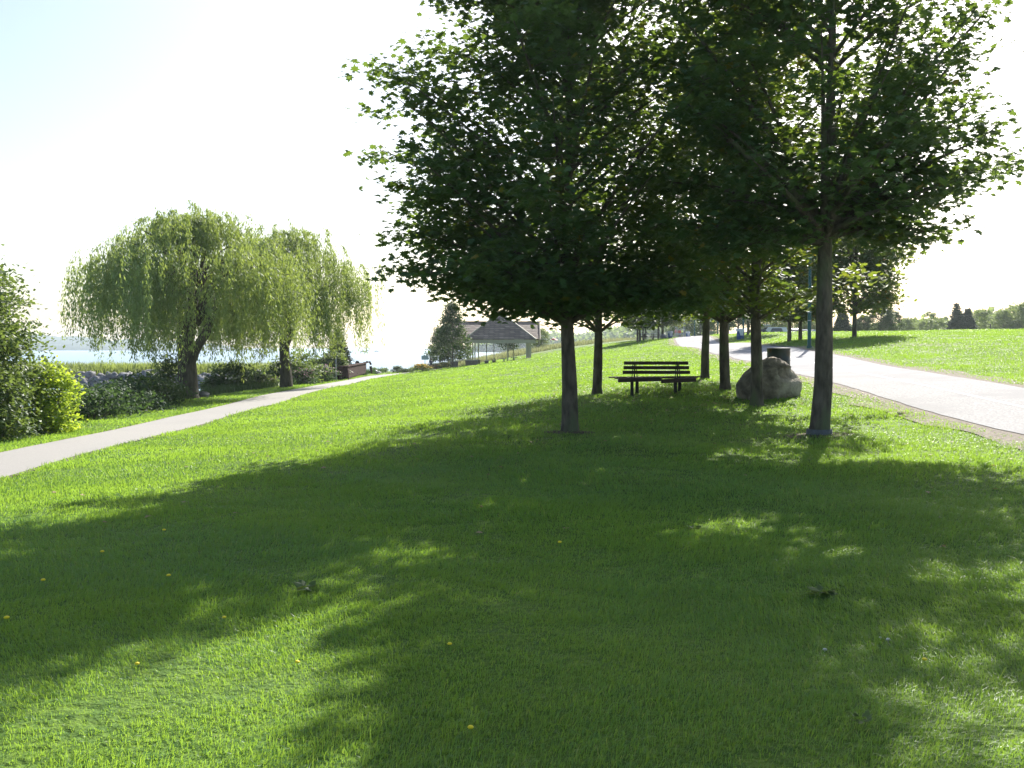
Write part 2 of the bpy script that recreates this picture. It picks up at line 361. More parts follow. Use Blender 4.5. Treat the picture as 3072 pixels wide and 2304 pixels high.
# ------------------------------------------------------------------ grass
def blades(ge, X, Y, h, w, lean=.45, seg=2, r=rng):
    n = len(X); z = G(X, Y); a = r.random(n) * 2 * math.pi; la = 1.6 * np.sin(X * .8 + 1.5 * np.sin(Y * .6)) + 1.4 * np.sin(Y * 1.1 + X * .5) + r.normal(size=n) * 1.1
    h = h * (.6 + .8 * r.random(n)); ln = lean * r.random(n)
    d = np.stack([np.cos(a), np.sin(a), np.zeros(n)], -1); L = np.stack([np.cos(la), np.sin(la), np.zeros(n)], -1)
    p = np.stack([X, Y, z - .01], -1); up = np.array([0, 0, 1.0])
    mid = p + up * (h * .6)[:, None] + L * (h * ln * .35)[:, None]; tip = p + up * (h * (1 - .3 * ln))[:, None] + L * (h * ln * 1.1)[:, None]
    wv = d * (w / 2)[:, None]
    V = np.stack([p - wv, p + wv, mid + wv * .8, mid - wv * .8, tip], 1).reshape(-1, 3)
    b = np.arange(n)[:, None] * 5; c = r.random(n)
    base = ge.n
    ge.add(V, b + np.array([[0, 1, 2, 3]]), att=c)
    ge.n -= n * 5; ge.v.append(np.zeros((0, 3)))
    ge.l.append((b + np.array([[3, 2, 4]]) + base).ravel()); ge.c.append(np.full(n, 3)); ge.a.append(c); ge.m.append(np.zeros(n, int)); ge.n += n * 5

def tint_grass():
    nt = M['grass'].node_tree; n = nt.nodes; l = nt.links; r = next(x for x in n if x.type == 'VALTORGB')
    tc = n.new('ShaderNodeTexCoord'); t = n.new('ShaderNodeTexNoise'); t.inputs['Scale'].default_value = .55; t.inputs['Detail'].default_value = 6; l.new(tc.outputs['Object'], t.inputs['Vector'])
    q = n.new('ShaderNodeValToRGB'); q.color_ramp.elements[0].position = .42; q.color_ramp.elements[1].position = .72; q.color_ramp.elements[1].color = (.6, .6, .6, 1); l.new(t.outputs['Fac'], q.inputs[0])
    t2 = n.new('ShaderNodeTexNoise'); t2.inputs['Scale'].default_value = 2.3; t2.inputs['Detail'].default_value = 5; l.new(tc.outputs['Object'], t2.inputs['Vector'])
    q2 = n.new('ShaderNodeValToRGB'); q2.color_ramp.elements[0].position = .50; q2.color_ramp.elements[1].position = .66; q2.color_ramp.elements[1].color = (.55, .55, .55, 1); l.new(t2.outputs['Fac'], q2.inputs[0])
    m2 = n.new('ShaderNodeMixRGB'); m2.inputs[2].default_value = (.018, .085, .035, 1); l.new(q2.outputs[0], m2.inputs[0]); l.new(r.outputs[0], m2.inputs[1])
    mx = n.new('ShaderNodeMixRGB'); mx.inputs[2].default_value = (.12, .20, .05, 1); l.new(q.outputs[0], mx.inputs[0]); l.new(m2.outputs[0], mx.inputs[1])
    for k in [k for k in l if k.from_node == r and k.to_node != m2]: 
        to = k.to_socket; l.remove(k); l.new(mx.outputs[0], to)
tint_grass()
def grass():
    r = np.random.default_rng(3)
    Ys = np.linspace(2.4, 125, 5000); den = np.where(Ys < 6, 8200, 8200 * (6 / Ys) ** 2.0); wid = 1.24 * Ys + 5
    pdf = den * wid; N = int((pdf.sum() * (Ys[1] - Ys[0]))); cdf = np.cumsum(pdf); cdf /= cdf[-1]
    Y = np.interp(r.random(N), cdf, Ys); X = (r.random(N) - .5) * (1.24 * Y + 5)
    ok = (dist_to(LR, X, Y) > .18 + .3 * r.random(N) ** 2) & (dist_to(LL, X, Y) > .03) & (X > bank_x(Y) - 1)
    X = X[ok]; Y = Y[ok]; k = np.maximum(Y / 6, .8)
    # uneven mowing: patches a little longer, tufts
    f = np.sin(X * 1.7 + 2 * np.sin(Y * .9)) * np.sin(Y * 1.3 + X * .6) + .9 * np.sin(X * 5.1 + 2.2 * np.sin(Y * 3.7 + X)) * np.sin(Y * 4.3 + 1.7 * np.sin(X * 2.9)); tuft = r.random(len(X)) < .03
    gone = (r.random(len(X)) < np.clip(-f * .35, 0, .5)); X = X[~gone]; Y = Y[~gone]; k = k[~gone]; f = f[~gone]; tuft = tuft[~gone]
    h = .040 * k ** .30 * (1 + .22 * f) * np.where(tuft, 1.7, 1)
    edge = np.clip(1 - np.minimum(dist_to(LL, X, Y), np.abs(dist_to(LR, X, Y))) / .25, 0, 1); h = h * (1 + .5 * edge)
    w = .0041 * (.7 + .6 * r.random(len(X))) * k ** .93
    ge = Geo(); blades(ge, X, Y, h, w, 1.25, r=r)
    tag(ge.obj('grass', M['grass']), 'short bright green mown grass over the whole slope', 'grass', kind='stuff')
grass()

# ------------------------------------------------------------------ foliage
def star_leaf():
    pts = [(0, 0), (.28, -.10), (.24, .12), (.62, .22), (.36, .42), (.44, .66), (.14, .60), (0, 1.0), (-.14, .60), (-.44, .66), (-.36, .42), (-.62, .22), (-.24, .12), (-.28, -.10)]
    return np.array(pts)
STAR = star_leaf()
OVAL = np.array([(0, 0), (.28, .25), (.30, .6), (0, 1), (-.30, .6), (-.28, .25)])
RHOMB = np.array([(0, 0), (.33, .5), (0, 1), (-.33, .5)])
SLIM = np.array([(0, 0), (.10, .35), (0, 1), (-.10, .35)])
def leaves(ge, P, size, tmpl, r, up=.6, droop=.5, att=None, direction=None, var=.35):
    n = len(P)
    nrm = r.normal(size=(n, 3)); nrm /= np.linalg.norm(nrm, axis=1)[:, None]; nrm[:, 2] = np.abs(nrm[:, 2]); nrm = nrm * (1 - up) + np.array([0, 0, 1.0]) * up
    nrm /= np.linalg.norm(nrm, axis=1)[:, None]
    d = r.normal(size=(n, 3)) if direction is None else direction + r.normal(size=(n, 3)) * .35
    d[:, 2] -= droop
    d -= (d * nrm).sum(1)[:, None] * nrm; d /= np.linalg.norm(d, axis=1)[:, None] + 1e-9
    s = np.cross(d, nrm); sz = size * (1 + var * (r.random(n) * 2 - 1))
    V = P[:, None] + sz[:, None, None] * (tmpl[None, :, 0, None] * s[:, None] + tmpl[None, :, 1, None] * d[:, None]) - nrm[:, None] * (np.abs(tmpl[None, :, 0, None]) * sz[:, None, None] * .25)
    k = len(tmpl)
    ge.add(V.reshape(-1, 3), np.arange(n)[:, None] * k + np.arange(k)[None], att=r.random(n) if att is None else att)

def bez(a, b, c, n):
    t = np.linspace(0, 1, n)[:, None]; return (1 - t) ** 2 * a + 2 * t * (1 - t) * b + t * t * c

def maple_meshes(name, seed, H, cb, Rm, tr=.15, nb=46, per=42, leaf=.125, tmpl=STAR, forced=(), bend=(0, 0), clusters=7, mat='maple', fork=None, topfrac=.93, prof=None, extra=6, floor=.85, sig=.30, low_dense=0):
    """trunk mesh and crown mesh of a broadleaf tree, base at the origin"""
    r = np.random.default_rng(seed)
    prof = prof or [(0, .68), (.12, .93), (.4, 1.0), (.62, .80), (.82, .42), (1, .1)]
    pt, pr = zip(*prof)
    tg = Geo(); zs = np.linspace(0, 1, 12)
    path = np.stack([bend[0] * np.sin(zs * 2.6) + .04 * np.sin(zs * 9 + seed), bend[1] * np.sin(zs * 2.2) + .04 * np.cos(zs * 7 + seed), zs * H * topfrac], -1)
    path[0, :2] = 0; path[:, :2] -= path[0, :2]
    rad = tr * (1 - zs * .9) ** 1.0; rad[0] = tr * 1.28; rad[1] = tr * .98
    p2 = np.vstack([[path[0] + [0, 0, -.25]], path[:1], path[:1] * .5 + path[1:2] * .5 * np.array([1, 1, .35]) + [0, 0, 0], path[1:]]); r2 = np.r_[tr * 1.5, tr * 1.25, tr * 1.03, rad[1:]]
    p2[2] = path[0] + (path[1] - path[0]) * .25
    tg.tube(p2, r2, 14, wob=.10)
    def onT(h): return np.array([np.interp(h, path[:, 2], path[:, k]) for k in range(2)] + [h])
    P = []
    tips = [(a, rr - .30, h, True) for a, rr, h in forced]
    for i in range(nb):
        t = ((i + r.random()) / nb) ** .9; h = cb + t * (H - cb)
        rm = Rm * np.interp(t, pt, pr) * (.55 + .5 * r.random() ** .7)
        tips.append((i * 2.399 + r.normal() * .3, rm, h, False))
    for a, rr, h, fz in tips:
        tip = np.array([math.cos(a) * rr, math.sin(a) * rr, h])
        hs = max(cb * .85, h - rr * (.55 + .35 * r.random())); hs = min(hs, H * .88)
        if fork and h < H * .7: hs = fork * (1 + .1 * r.random())
        s = onT(hs); mid = (s + tip) / 2 + np.array([0, 0, .12 * rr]) + r.normal(size=3) * .08
        B = bez(s, mid, tip, 7); r0 = max(.014, .16 * tr + .010 * rr) * (1 if rr > Rm * .5 else .7)
        if fork and h < H * .7: r0 *= 1.8
        tg.tube(B, np.linspace(r0, .007, 7), 5, caps=False)
        nc = clusters + ((extra if extra > 2 or math.cos(a) > 0 else 6) if fz else 0)
        for k in range(nc):
            f = (.98 if k == 0 else .30 + .68 * r.random() ** .75); c = bez(s, mid, tip, 40)[int(f * 39)]
            off = r.normal(size=3) * np.array([.42, .42, .12]) * (Rm / 3.2) * (.35 if k == 0 else 1)
            q = c + off
            if k: tg.tube(bez(c, (c + q) / 2 + [0, 0, .04], q, 3), [.010, .006, .004], 3, caps=False)
            m = int(per * (.6 + .8 * r.random()))
            L = q + r.normal(size=(m, 3)) * np.array([sig * 1.15, sig * 1.15, sig * .42]) * (.75 if k == 0 else 1)
            P.append(L)
    P = np.concatenate(P); P = P[P[:, 2] > cb * floor + .12 * np.sin(P[:, 0] * 5 + P[:, 1] * 3)]
    cg = Geo(); leaves(cg, P, leaf, tmpl, r, up=.5, droop=.6)
    tm = tg.mesh(name + '_trunk', True); tm.materials.append(M['bark'])
    cm = cg.mesh(name + '_crown'); cm.materials.append(M[mat])
    return tm, cm

def tree(name, tm, cm, loc, label, cat='tree', group=None, rz=0, sc=1.0, sz=None, cmat=None, tname='trunk', cname='crown'):
    e = empty(name, loc, rz); e.scale = (sc, sc, sz or sc)
    tag(e, label, cat, group)
    if tm: link(tname, tm, e)
    link(cname, cm, e)
    return e

D = math.pi
# nearest two maples: visible outlines follow the boughs seen against the sky
f1 = [(D, 2.05, 2.6), (D + .25, 3.1, 2.95), (D, 3.0, 3.7), (D + .1, 3.35, 4.5), (D - .15, 3.85, 5.3), (D + .2, 3.5, 6.0), (D, 3.55, 6.6), (D - .3, 2.7, 7.2), (D + .3, 2.3, 8.0), (D + .15, 2.3, 8.6), (D - .6, 2.4, 2.9), (D + .6, 2.6, 3.2), (D + .9, 2.4, 2.9), (-D / 2, 2.2, 2.8), (-.6, 2.0, 2.7), (D - .5, 3.2, 4.2), (D + .5, 3.2, 5.0), (0, 2.6, 2.7), (.3, 2.9, 3.6)]
tm, cm = maple_meshes('near_maple', 21, 10.4, 2.35, 3.35, .148, nb=80, per=46, forced=f1, bend=(-.05, .1), clusters=9, sig=.24)
MG = 'broadleaf trees in the near grove'
x, y, z = at(570, 18.5)
tree('maple_tree', tm, cm, (x, y, z), 'large dark green maple at the left front of the grove', 'tree', MG)
f2 = [(-.1, 2.15, 3.3), (.15, 2.9, 4.1), (0, 3.1, 4.45), (-.2, 2.7, 4.75), (.1, 2.9, 5.6), (.3, 2.2, 5.2), (0, 2.1, 6.2), (.1, 3.15, 7.1), (-.25, 2.6, 6.8), (.2, 2.8, 7.6), (D, 2.6, 3.4), (D - .3, 2.9, 4.3), (D + .4, 2.9, 5.2), (D, 2.8, 6.2), (D + .1, 2.8, 6.9), (D - .2, 2.5, 7.4), (D + .25, 2.3, 8.0), (D, 2.0, 8.6), (D + .4, 1.7, 9.1), (D, 2.5, 7.4), (-D / 2, 2.4, 4.0), (D + .2, 2.2, 3.0)]  # upper left boughs added, mostly above view, to shape the shadow on the lawn
tm, cm = maple_meshes('right_maple', 33, 10.4, 3.1, 2.35, .155, nb=56, per=35, forced=f2, bend=(.12, .0), clusters=8, extra=1, sig=.25, fork=3.15, mat='maple')
x, y, z = at(820, 16.5)
tree('maple_tree', tm, cm, (x, y, z), 'open-crowned maple at the right front of the grove beside the paved path', 'tree', MG)
ge = Geo(); ge.lathe([(.215, -.05), (.207, .11), (.19, .115), (.17, .08)], 18); ge.obj('trunk_guard', M['guard'], next(o for o in C.objects if o.name == 'maple_tree.001'), True)
ma = maple_meshes('mid_maple_a', 51, 9.4, 2.0, 2.75, .13, nb=52, per=34, leaf=.15, tmpl=OVAL, bend=(.12, .1), clusters=7)
mb = maple_meshes('mid_maple_b', 52, 9.8, 2.2, 2.7, .135, nb=52, per=34, leaf=.15, tmpl=OVAL, bend=(-.08, .1), clusters=7, mat='maple2')
for u, Y, mm, lab, rz, sc in [(597, 26.5, ma, 'slim maple behind the large left maple, left of the bench', .7, .95), (705, 30, mb, 'slim maple just right of the bench, furthest back of the near trunks', 2.1, .92),
                              (725.5, 26, ma, 'maple between the bench and the big boulder', 3.6, 1.0), (757, 22, mb, 'maple whose trunk stands in front of the big boulder', 5.2, 1.0)]:
    tree('maple_tree', *mm, at(u, Y), lab, 'tree', MG, rz, sc)

# ---- generic trees built of leaf clumps
def clump_meshes(name, seed, H, cb, Rm, shape='round', n=90, per=45, leaf=.3, mat='far_leaf', tr=.14, tmpl=RHOMB, sig=.34, up=.35):
    r = np.random.default_rng(seed); tg = Geo(); tg.tube([[0, 0, -.3], [0, 0, .1], [.05, 0, H * .45], [0, .04, H * .85]], [tr * 1.3, tr, tr * .7, tr * .15], 8, wob=.1)
    P = []
    for i in range(n):
        t = r.random() ** .85; a = r.random() * 6.283
        if shape == 'round': w = math.sin(math.pi * min(1, .12 + t * .86)) ** .6
        elif shape == 'cone': w = (1 - t) ** .75 + .06
        else: w = math.sin(math.pi * min(1, .2 + t * .75)) ** .5
        rr = Rm * w * (.45 + .6 * r.random() ** .6); c = np.array([math.cos(a) * rr, math.sin(a) * rr, cb + t * (H - cb)])
        if i % 2 == 0 and mat != 'bare': tg.tube(bez(np.array([0, 0, max(cb * .8, c[2] - rr * .6)]), c * .55 + np.array([0, 0, c[2] * .4]), c, 4), [tr * .3, tr * .2, .02, .01], 4, caps=False)
        P.append(c + r.normal(size=(int(per * (.5 + r.random())), 3)) * np.array([sig, sig, sig * .6]) * Rm * .45)
    P = np.concatenate(P); P = P[P[:, 2] > max(cb * .8, .03)]
    cg = Geo(); leaves(cg, P, leaf, tmpl, r, up=up, droop=.4)
    tm = tg.mesh(name + '_trunk', True); tm.materials.append(M['bark']); cm = cg.mesh(name + '_crown'); cm.materials.append(M[mat]); return tm, cm

def spruce_meshes(name, seed, H, Rm, mat='needle', n=46, tr=.13, leaf=.22, cb=.25):
    r = np.random.default_rng(seed); tg = Geo(); tg.tube([[0, 0, -.3], [0, 0, H * .5], [0, 0, H * .97]], [tr, tr * .6, .02], 8)
    P = []; Dd = []
    lay = int(n / 2.2)
    for i in range(lay):
        t = i / lay; z = cb + t * (H - cb) * .97; rr = Rm * (1 - t) ** .85 + .08; nbr = max(4, int(9 * (1 - t) + 3))
        for k in range(nbr):
            a = k * 6.283 / nbr + i * 1.1 + r.random() * .4; L = rr * (.75 + .4 * r.random()); d = np.array([math.cos(a), math.sin(a), -.22])
            tg.tube([[0, 0, z], d * L * .5 + [0, 0, z], d * L + [0, 0, z + .1 * L]], [.03, .02, .006], 3, caps=False)
            m = int(22 + 90 * L); f = r.random(m) ** .7; base = np.array([0, 0, z]) + d * (f * L)[:, None]; base[:, 2] += .1 * L * f * f
            P.append(base + r.normal(size=(m, 3)) * np.array([.10, .10, .05]) * (1 + L * .3)); Dd.append(np.repeat(d[None], m, 0))
    P = np.concatenate(P); Dd = np.concatenate(Dd); cg = Geo(); leaves(cg, P, leaf, RHOMB * np.array([.95, 1]), r, up=.35, droop=.3, direction=Dd)
    tm = tg.mesh(name + '_trunk', True); tm.materials.append(M['bark']); cm = cg.mesh(name + '_crown'); cm.materials.append(M[mat]); return tm, cm

rA = clump_meshes('park_tree_a', 61, 7.5, 1.9, 2.5, 'round', 130, 75, .24, 'dark_leaf')
rB = clump_meshes('park_tree_b', 62, 8.5, 1.8, 2.7, 'oval', 170, 110, .26, 'maple2', .15, sig=.36)
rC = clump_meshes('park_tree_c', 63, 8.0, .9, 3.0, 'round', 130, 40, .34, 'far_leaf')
rD = clump_meshes('park_tree_d', 64, 6.6, 1.3, 2.3, 'cone', 110, 46, .26, 'dark_leaf', .12)
rE = clump_meshes('thin_tree', 65, 6.5, 1.8, 1.2, 'oval', 46, 30, .3, 'far_leaf', .09)
sA = spruce_meshes('spruce_a', 71, 5.6, 1.7, leaf=.30)
sB = spruce_meshes('spruce_b', 72, 7.0, 2.0, leaf=.26)

PGp = 'trees along the paved path'
for u, Y, mm, lab, rz, sc in [
    (789, 62, rB, 'forked tree beyond the lamp post, left of the two beside it', .3, .85), (800, 63, rB, 'straight tree just right of the forked tree beyond the path', 2.0, .8),
    (854, 58, rB, 'autumn-tinged tree standing alone in the right field', 4.2, .92), (748, 93, rA, 'tree with twin trunk behind the blue barrel bin', 1.0, 1.0),
    (637.3, 104, rA, 'left of the paired slim trees beside the picnic table', 0, .82), (639.8, 106, rA, 'right of the paired slim trees beside the picnic table', 2.5, .85),
    (643, 128, rA, 'small tree glimpsed behind the picnic table, left one', 3.3, .8), (645.5, 130, rA, 'small tree glimpsed behind the picnic table, right one', 5.3, .85),
    (658.3, 112, rA, 'thin-trunked tree left of the grey boulder by the far path', 4, .85), (662.5, 114, rB, 'thick-trunked tree directly behind the far grey boulder', 1.7, 1.0)]:
    tree('park_tree', *mm, at(u, Y), lab, 'tree', PGp, rz, sc)
BG = 'trees behind the parked cars and far end of the path'
k = 0
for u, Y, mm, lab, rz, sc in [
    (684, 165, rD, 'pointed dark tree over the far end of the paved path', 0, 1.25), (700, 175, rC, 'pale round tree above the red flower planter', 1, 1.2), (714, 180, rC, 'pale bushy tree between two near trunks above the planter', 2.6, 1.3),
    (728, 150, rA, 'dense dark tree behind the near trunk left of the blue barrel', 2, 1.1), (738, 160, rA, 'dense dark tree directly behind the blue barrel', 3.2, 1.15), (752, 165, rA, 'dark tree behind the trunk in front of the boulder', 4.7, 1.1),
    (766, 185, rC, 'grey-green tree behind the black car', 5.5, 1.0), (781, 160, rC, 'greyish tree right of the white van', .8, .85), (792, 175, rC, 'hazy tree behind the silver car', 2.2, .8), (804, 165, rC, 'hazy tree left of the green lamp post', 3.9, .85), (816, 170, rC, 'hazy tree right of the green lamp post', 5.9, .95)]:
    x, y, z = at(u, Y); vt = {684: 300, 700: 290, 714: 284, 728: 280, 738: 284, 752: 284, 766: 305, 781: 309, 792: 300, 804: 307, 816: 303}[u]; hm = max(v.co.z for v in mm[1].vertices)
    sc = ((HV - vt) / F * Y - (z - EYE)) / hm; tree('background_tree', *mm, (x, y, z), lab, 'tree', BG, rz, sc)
DG = 'dark trees beyond the right field'
for u, Y, mm, lab, rz, sc in [(842, 140, sA, 'dark conifer left of the lone field tree, beyond the ridge', 0, .85), (863, 142, rA, 'dark rounded tree immediately right of the lone field tree', 2, .52), (880, 140, rA, 'largest dark rounded tree right of the lone field tree', 4, .60), (892, 145, rA, 'lowest dark tree at the right end of its clump', 1, .42)]:
    x, y, z = at(u, Y); z -= .6; vt = {842: 307, 863: 314, 880: 302.5, 892: 310}[u]; hm = max(v.co.z for v in mm[1].vertices); sc = ((HV - vt) / F * Y - (z - EYE)) / hm
    tree('dark_tree', *mm, (x, y, z), lab, 'tree', DG, rz, sc)
# right skyline
RG = 'trees on the far right skyline'
for u, Y, mm, lab, rz, sc, dz in [
    (883, 230, rE, 'thin pale tree at the left end of the right skyline row', 0, .5, 0), (892, 220, rC, 'low hazy bush-like tree at left of skyline row', 1, .35, -.4), (906, 200, rC, 'small round dark-topped tree left of the skyline row middle', 2, .36, 0), (912, 205, rE, 'slim tree beside the small round skyline tree', 3, .55, 0), (924, 200, rC, 'low hazy tree between slim skyline trees', 4, .42, -.5), (930, 195, rE, 'slim pale tree rising left of the spruces', 5, .8, -.6), (938, 198, rC, 'light green tree touching the left of the spruces', 0, .55, -.6),
    (956, 170, sB, 'taller spruce of the pair on the right skyline', 0, .68, -.3), (967, 170, sA, 'shorter right-hand spruce of the skyline pair', 1, .72, -.3),
    (979, 200, rC, 'light green rounded tree just right of the spruces', 2, .68, -.6), (989, 195, rC, 'hazy tree behind the slim skyline tree', 3, .45, -.6), (984, 185, rE, 'slim irregular tree right of the spruces with side tuft', 4, .75, 0),
    (1003, 190, rC, 'leftmost tree of the tall stand at the right edge', 5, .68, -.6), (1014, 195, rC, 'middle tree of the tall stand at the right edge', .5, .82, -.6), (1025, 190, rC, 'tree cut by the right edge of the tall stand', 1.5, .88, -.6), (1042, 200, rC, 'last tree of the tall stand beyond the right edge', 3.5, 1.0, -.6)]:
    x, y, z = at(u, Y); z += dz; vt = {883: 323, 892: 322, 906: 316, 912: 318, 924: 318, 930: 311, 938: 316, 956: 303, 967: 308, 979: 307, 989: 319, 984: 309, 1003: 307, 1014: 303, 1025: 299, 1042: 295}[u]; hm = max(v.co.z for v in mm[1].vertices); sc = ((HV - vt) / F * Y - (z - EYE)) / hm
    tree('skyline_tree', *mm, (x, y, z), lab, 'tree', RG, rz, sc)
# beside the pavilion
PT = 'trees by the pavilion'
tree('pavilion_tree', *rD, at(452.5, 101), 'dark conical tree in front of the pavilion left end', 'tree', PT, .5, .98).scale.xy = (.82, .82)
tree('pavilion_tree', *rD, at(440, 124), 'left of the two slim-trunked trees behind the conical pavilion tree', 'tree', PT, 2, .75)
tree('pavilion_tree', *rD, at(448.3, 124), 'right of the two slim-trunked trees behind the conical pavilion tree', 'tree', PT, 3, .8)
tree('pavilion_tree', *rE, at(467.5, 126), 'thin-trunked small tree seen behind the pavilion brick piers', 'tree', PT, 3, .7)
x, y, z = at(509, 150); tree('pavilion_tree', *rA, (x, y, z - .3), 'dark tree seen through the pavilion opening', 'tree', PT, 1, .75)
x, y, z = at(541, 138); tree('pavilion_tree', *rC, (x, y, z - .3), 'grey-green tree just right of the pavilion roof', 'tree', PT, 1, .42)

# ---- willows
def willow(seed, H, Rx, trunks, strands, name):
    r = np.random.default_rng(seed); tg = Geo()
    for pts, rad in trunks: tg.tube(np.array(pts), rad, 12, wob=.12)
    top = np.array([0, 0, H * .40]); P = []; Dd = []
    heads = []
    for i in range(84):
        a = r.random() * 6.283; q = r.random() ** .55; rr = Rx * q * (.90 + .14 * math.sin(a * 3 + seed) + .1 * r.random())
        zt = H * (1 - .34 * q ** 2.2) - .5 - (.9 * r.random() if q < .85 else 0) + .35 * math.sin(a * 5 + i)
        c = np.array([math.cos(a) * rr, math.sin(a) * rr, zt]); heads.append((c, q))
        if i % 3 == 0:
            s = top + np.array([c[0] * .10, c[1] * .10, -.4 * r.random()])
            tg.tube(bez(s, np.array([c[0] * .35, c[1] * .35, zt * .95]), c, 8), np.linspace(.13, .02, 8), 6, caps=False)
    for i in range(20):
        a = r.random() * 6.283; q = .30 + .5 * r.random(); heads.append((np.array([math.cos(a) * Rx * q, math.sin(a) * Rx * q, H * (.40 + .2 * r.random())]), .75))
    for c, q in heads:
        m = 12
        for s in range(strands):
            o = c + r.normal(size=3) * np.array([.62, .62, .34]); out = np.array([o[0], o[1], 0]); out /= np.linalg.norm(out) + 1e-6
            # strands arch outwards and then hang
            Ls = (.35 + .8 * r.random()) + (3.1 * r.random() ** 1.4) * (q ** 1.7) + (.5 if q > .6 else 0)
            n = int(30 + 17 * Ls); t = np.sort(r.random(n)); reach = .55 * r.random() + .1
            x = np.minimum(t * Ls, .5); p = o + out * (reach * (1 - np.exp(-t * Ls * 2.2)))[:, None]; p[:, 2] += .16 * np.sin(np.clip(t * Ls * 3, 0, math.pi)) - t * Ls
            p += r.normal(size=(n, 3)) * np.array([.085, .085, .05]); P.append(p)
    P = np.concatenate(P); P = P[P[:, 2] > .55 + .4 * np.sin(P[:, 0] * 2)]
    cg = Geo(); Dd = np.repeat(np.array([[0, 0, -1.0]]), len(P), 0)
    leaves(cg, P, .20, RHOMB * np.array([.42, 1]), r, up=.0, droop=.9, direction=Dd)
    tm = tg.mesh(name + '_trunk', True); tm.materials.append(M['willow_bark']); cm = cg.mesh(name + '_crown'); cm.materials.append(M['willow']); return tm, cm
WG = 'weeping willows on the lake bank'
tr1 = [([[0, 0, -.4], [0, 0, .2], [-.05, 0, 1.6], [-.15, .1, 2.8], [-.3, .2, 4.6], [-.9, .3, 6.4]], [.66, .50, .45, .40, .28, .10]), ([[.05, 0, 1.7], [.40, .0, 2.5], [.95, -.1, 3.3], [1.6, -.2, 5.2], [1.8, 0, 7]], [.28, .25, .22, .16, .08]), ([[-.05, .1, 2.4], [.1, .3, 4], [.3, .4, 6], [.2, .5, 7.8]], [.3, .24, .16, .06])]
wm1 = willow(81, 9.8, 5.3, tr1, 15, 'left_willow')
x, y, z = at(188, 50); tree('willow_tree', *wm1, (x, y, z), 'left weeping willow with forked trunk at the bank edge', 'willow', WG)
tr2 = [([[0, 0, -.4], [0, 0, .2], [-.1, 0, 2.0], [-.15, 0, 3.2], [-.8, .2, 5.2], [-1.6, .2, 7.2]], [.55, .42, .34, .30, .2, .08]), ([[-.1, 0, 2.6], [.6, 0, 3.9], [1.4, .2, 5.6], [2.0, 0, 7]], [.26, .22, .16, .07]), ([[-.1, 0, 3.0], [.05, .1, 5], [.3, 0, 8]], [.26, .2, .06])]
wm2 = willow(97, 10.6, 5.6, tr2, 14, 'right_willow')
x, y, z = at(286, 65); tree('willow_tree', *wm2, (x, y, z), 'right weeping willow with single trunk nearer the pavilion', 'willow', WG, .9)

# ---- shrubs
def shrub(name, seed, loc, rx, ry, H, mat, label, cat='shrub', group=None, n=60, per=60, leaf=.12, tmpl=OVAL, peak=None, base=.0, flower=None, sig=.22, stems=9, cname='foliage'):
    r = np.random.default_rng(seed); e = empty(name, loc); tag(e, label, cat, group); tg = Geo(); P = []
    for i in range(n):
        t = r.random(); a = r.random() * 6.283; w = math.sin(math.pi * min(1, .28 + t * .70)) ** .55
        if peak is not None: w = (1 - t) ** peak * 1.0 + .08
        q = (.35 + .65 * r.random() ** .5); c = np.array([math.cos(a) * rx * w * q, math.sin(a) * ry * w * q, base + t * (H - base)])
        if i < stems: tg.tube(bez(np.array([c[0] * .1, c[1] * .1, -.1]), np.array([c[0] * .4, c[1] * .4, c[2] * .6]), c, 5), [.035, .03, .02, .012, .005], 5, caps=False)
        m = int(per * (.5 + r.random())); P.append(c + r.normal(size=(m, 3)) * np.array([sig * rx, sig * ry, sig * .5 * H * .7]))
    P = np.concatenate(P); P = P[P[:, 2] > .02]
    cg = Geo(); leaves(cg, P, leaf, tmpl, r, up=.3, droop=.2)
    tg.obj('stem', M['bark'], e, True); cg.obj(cname, M[mat], e)
    if flower:
        fm, cnt, fs = flower; k = r.choice(len(P), min(cnt, len(P)), replace=False); Q = P[k]; Q = Q[Q[:, 2] > H * .45]; Q = Q + [0, 0, .03]
        fg = Geo()
        for s in range(3): leaves(fg, Q, fs, OVAL, r, up=.6, droop=0)
        tag(fg.obj('flowers', M[fm], e), kind='stuff')
    return e
def atz(u, Y, dz=0): x, y, z = at(u, Y); return (x, y, z + dz)
shrub('leafy_bush', 101, (-15.9, 27.5, g(-14, 27.5)), 3.0, 2.6, 5.0, 'bush_leaf', 'tall green bush cut by the left edge beside the footpath', 'bush', None, 300, 190, .13, RHOMB, peak=.46, sig=.145, stems=14)
shrub('yellow_shrub', 102, (-13.0, 28.3, g(-13.0, 28.3)), .68, .6, 1.9, 'yellow_leaf', 'bright yellow-green sunlit shrub against the tall left bush', 'shrub', None, 70, 60, .10, OVAL, sig=.24)
shrub('leafy_bush', 103, (-14.0, 25.9, g(-14.0, 25.9)), 1.35, 1.1, 1.9, 'bush_leaf', 'low spreading green bush at the foot of the tall left bush', 'bush', None, 110, 110, .12, RHOMB, sig=.2)
SG = 'dark shrubs and weeds along the lake bank'
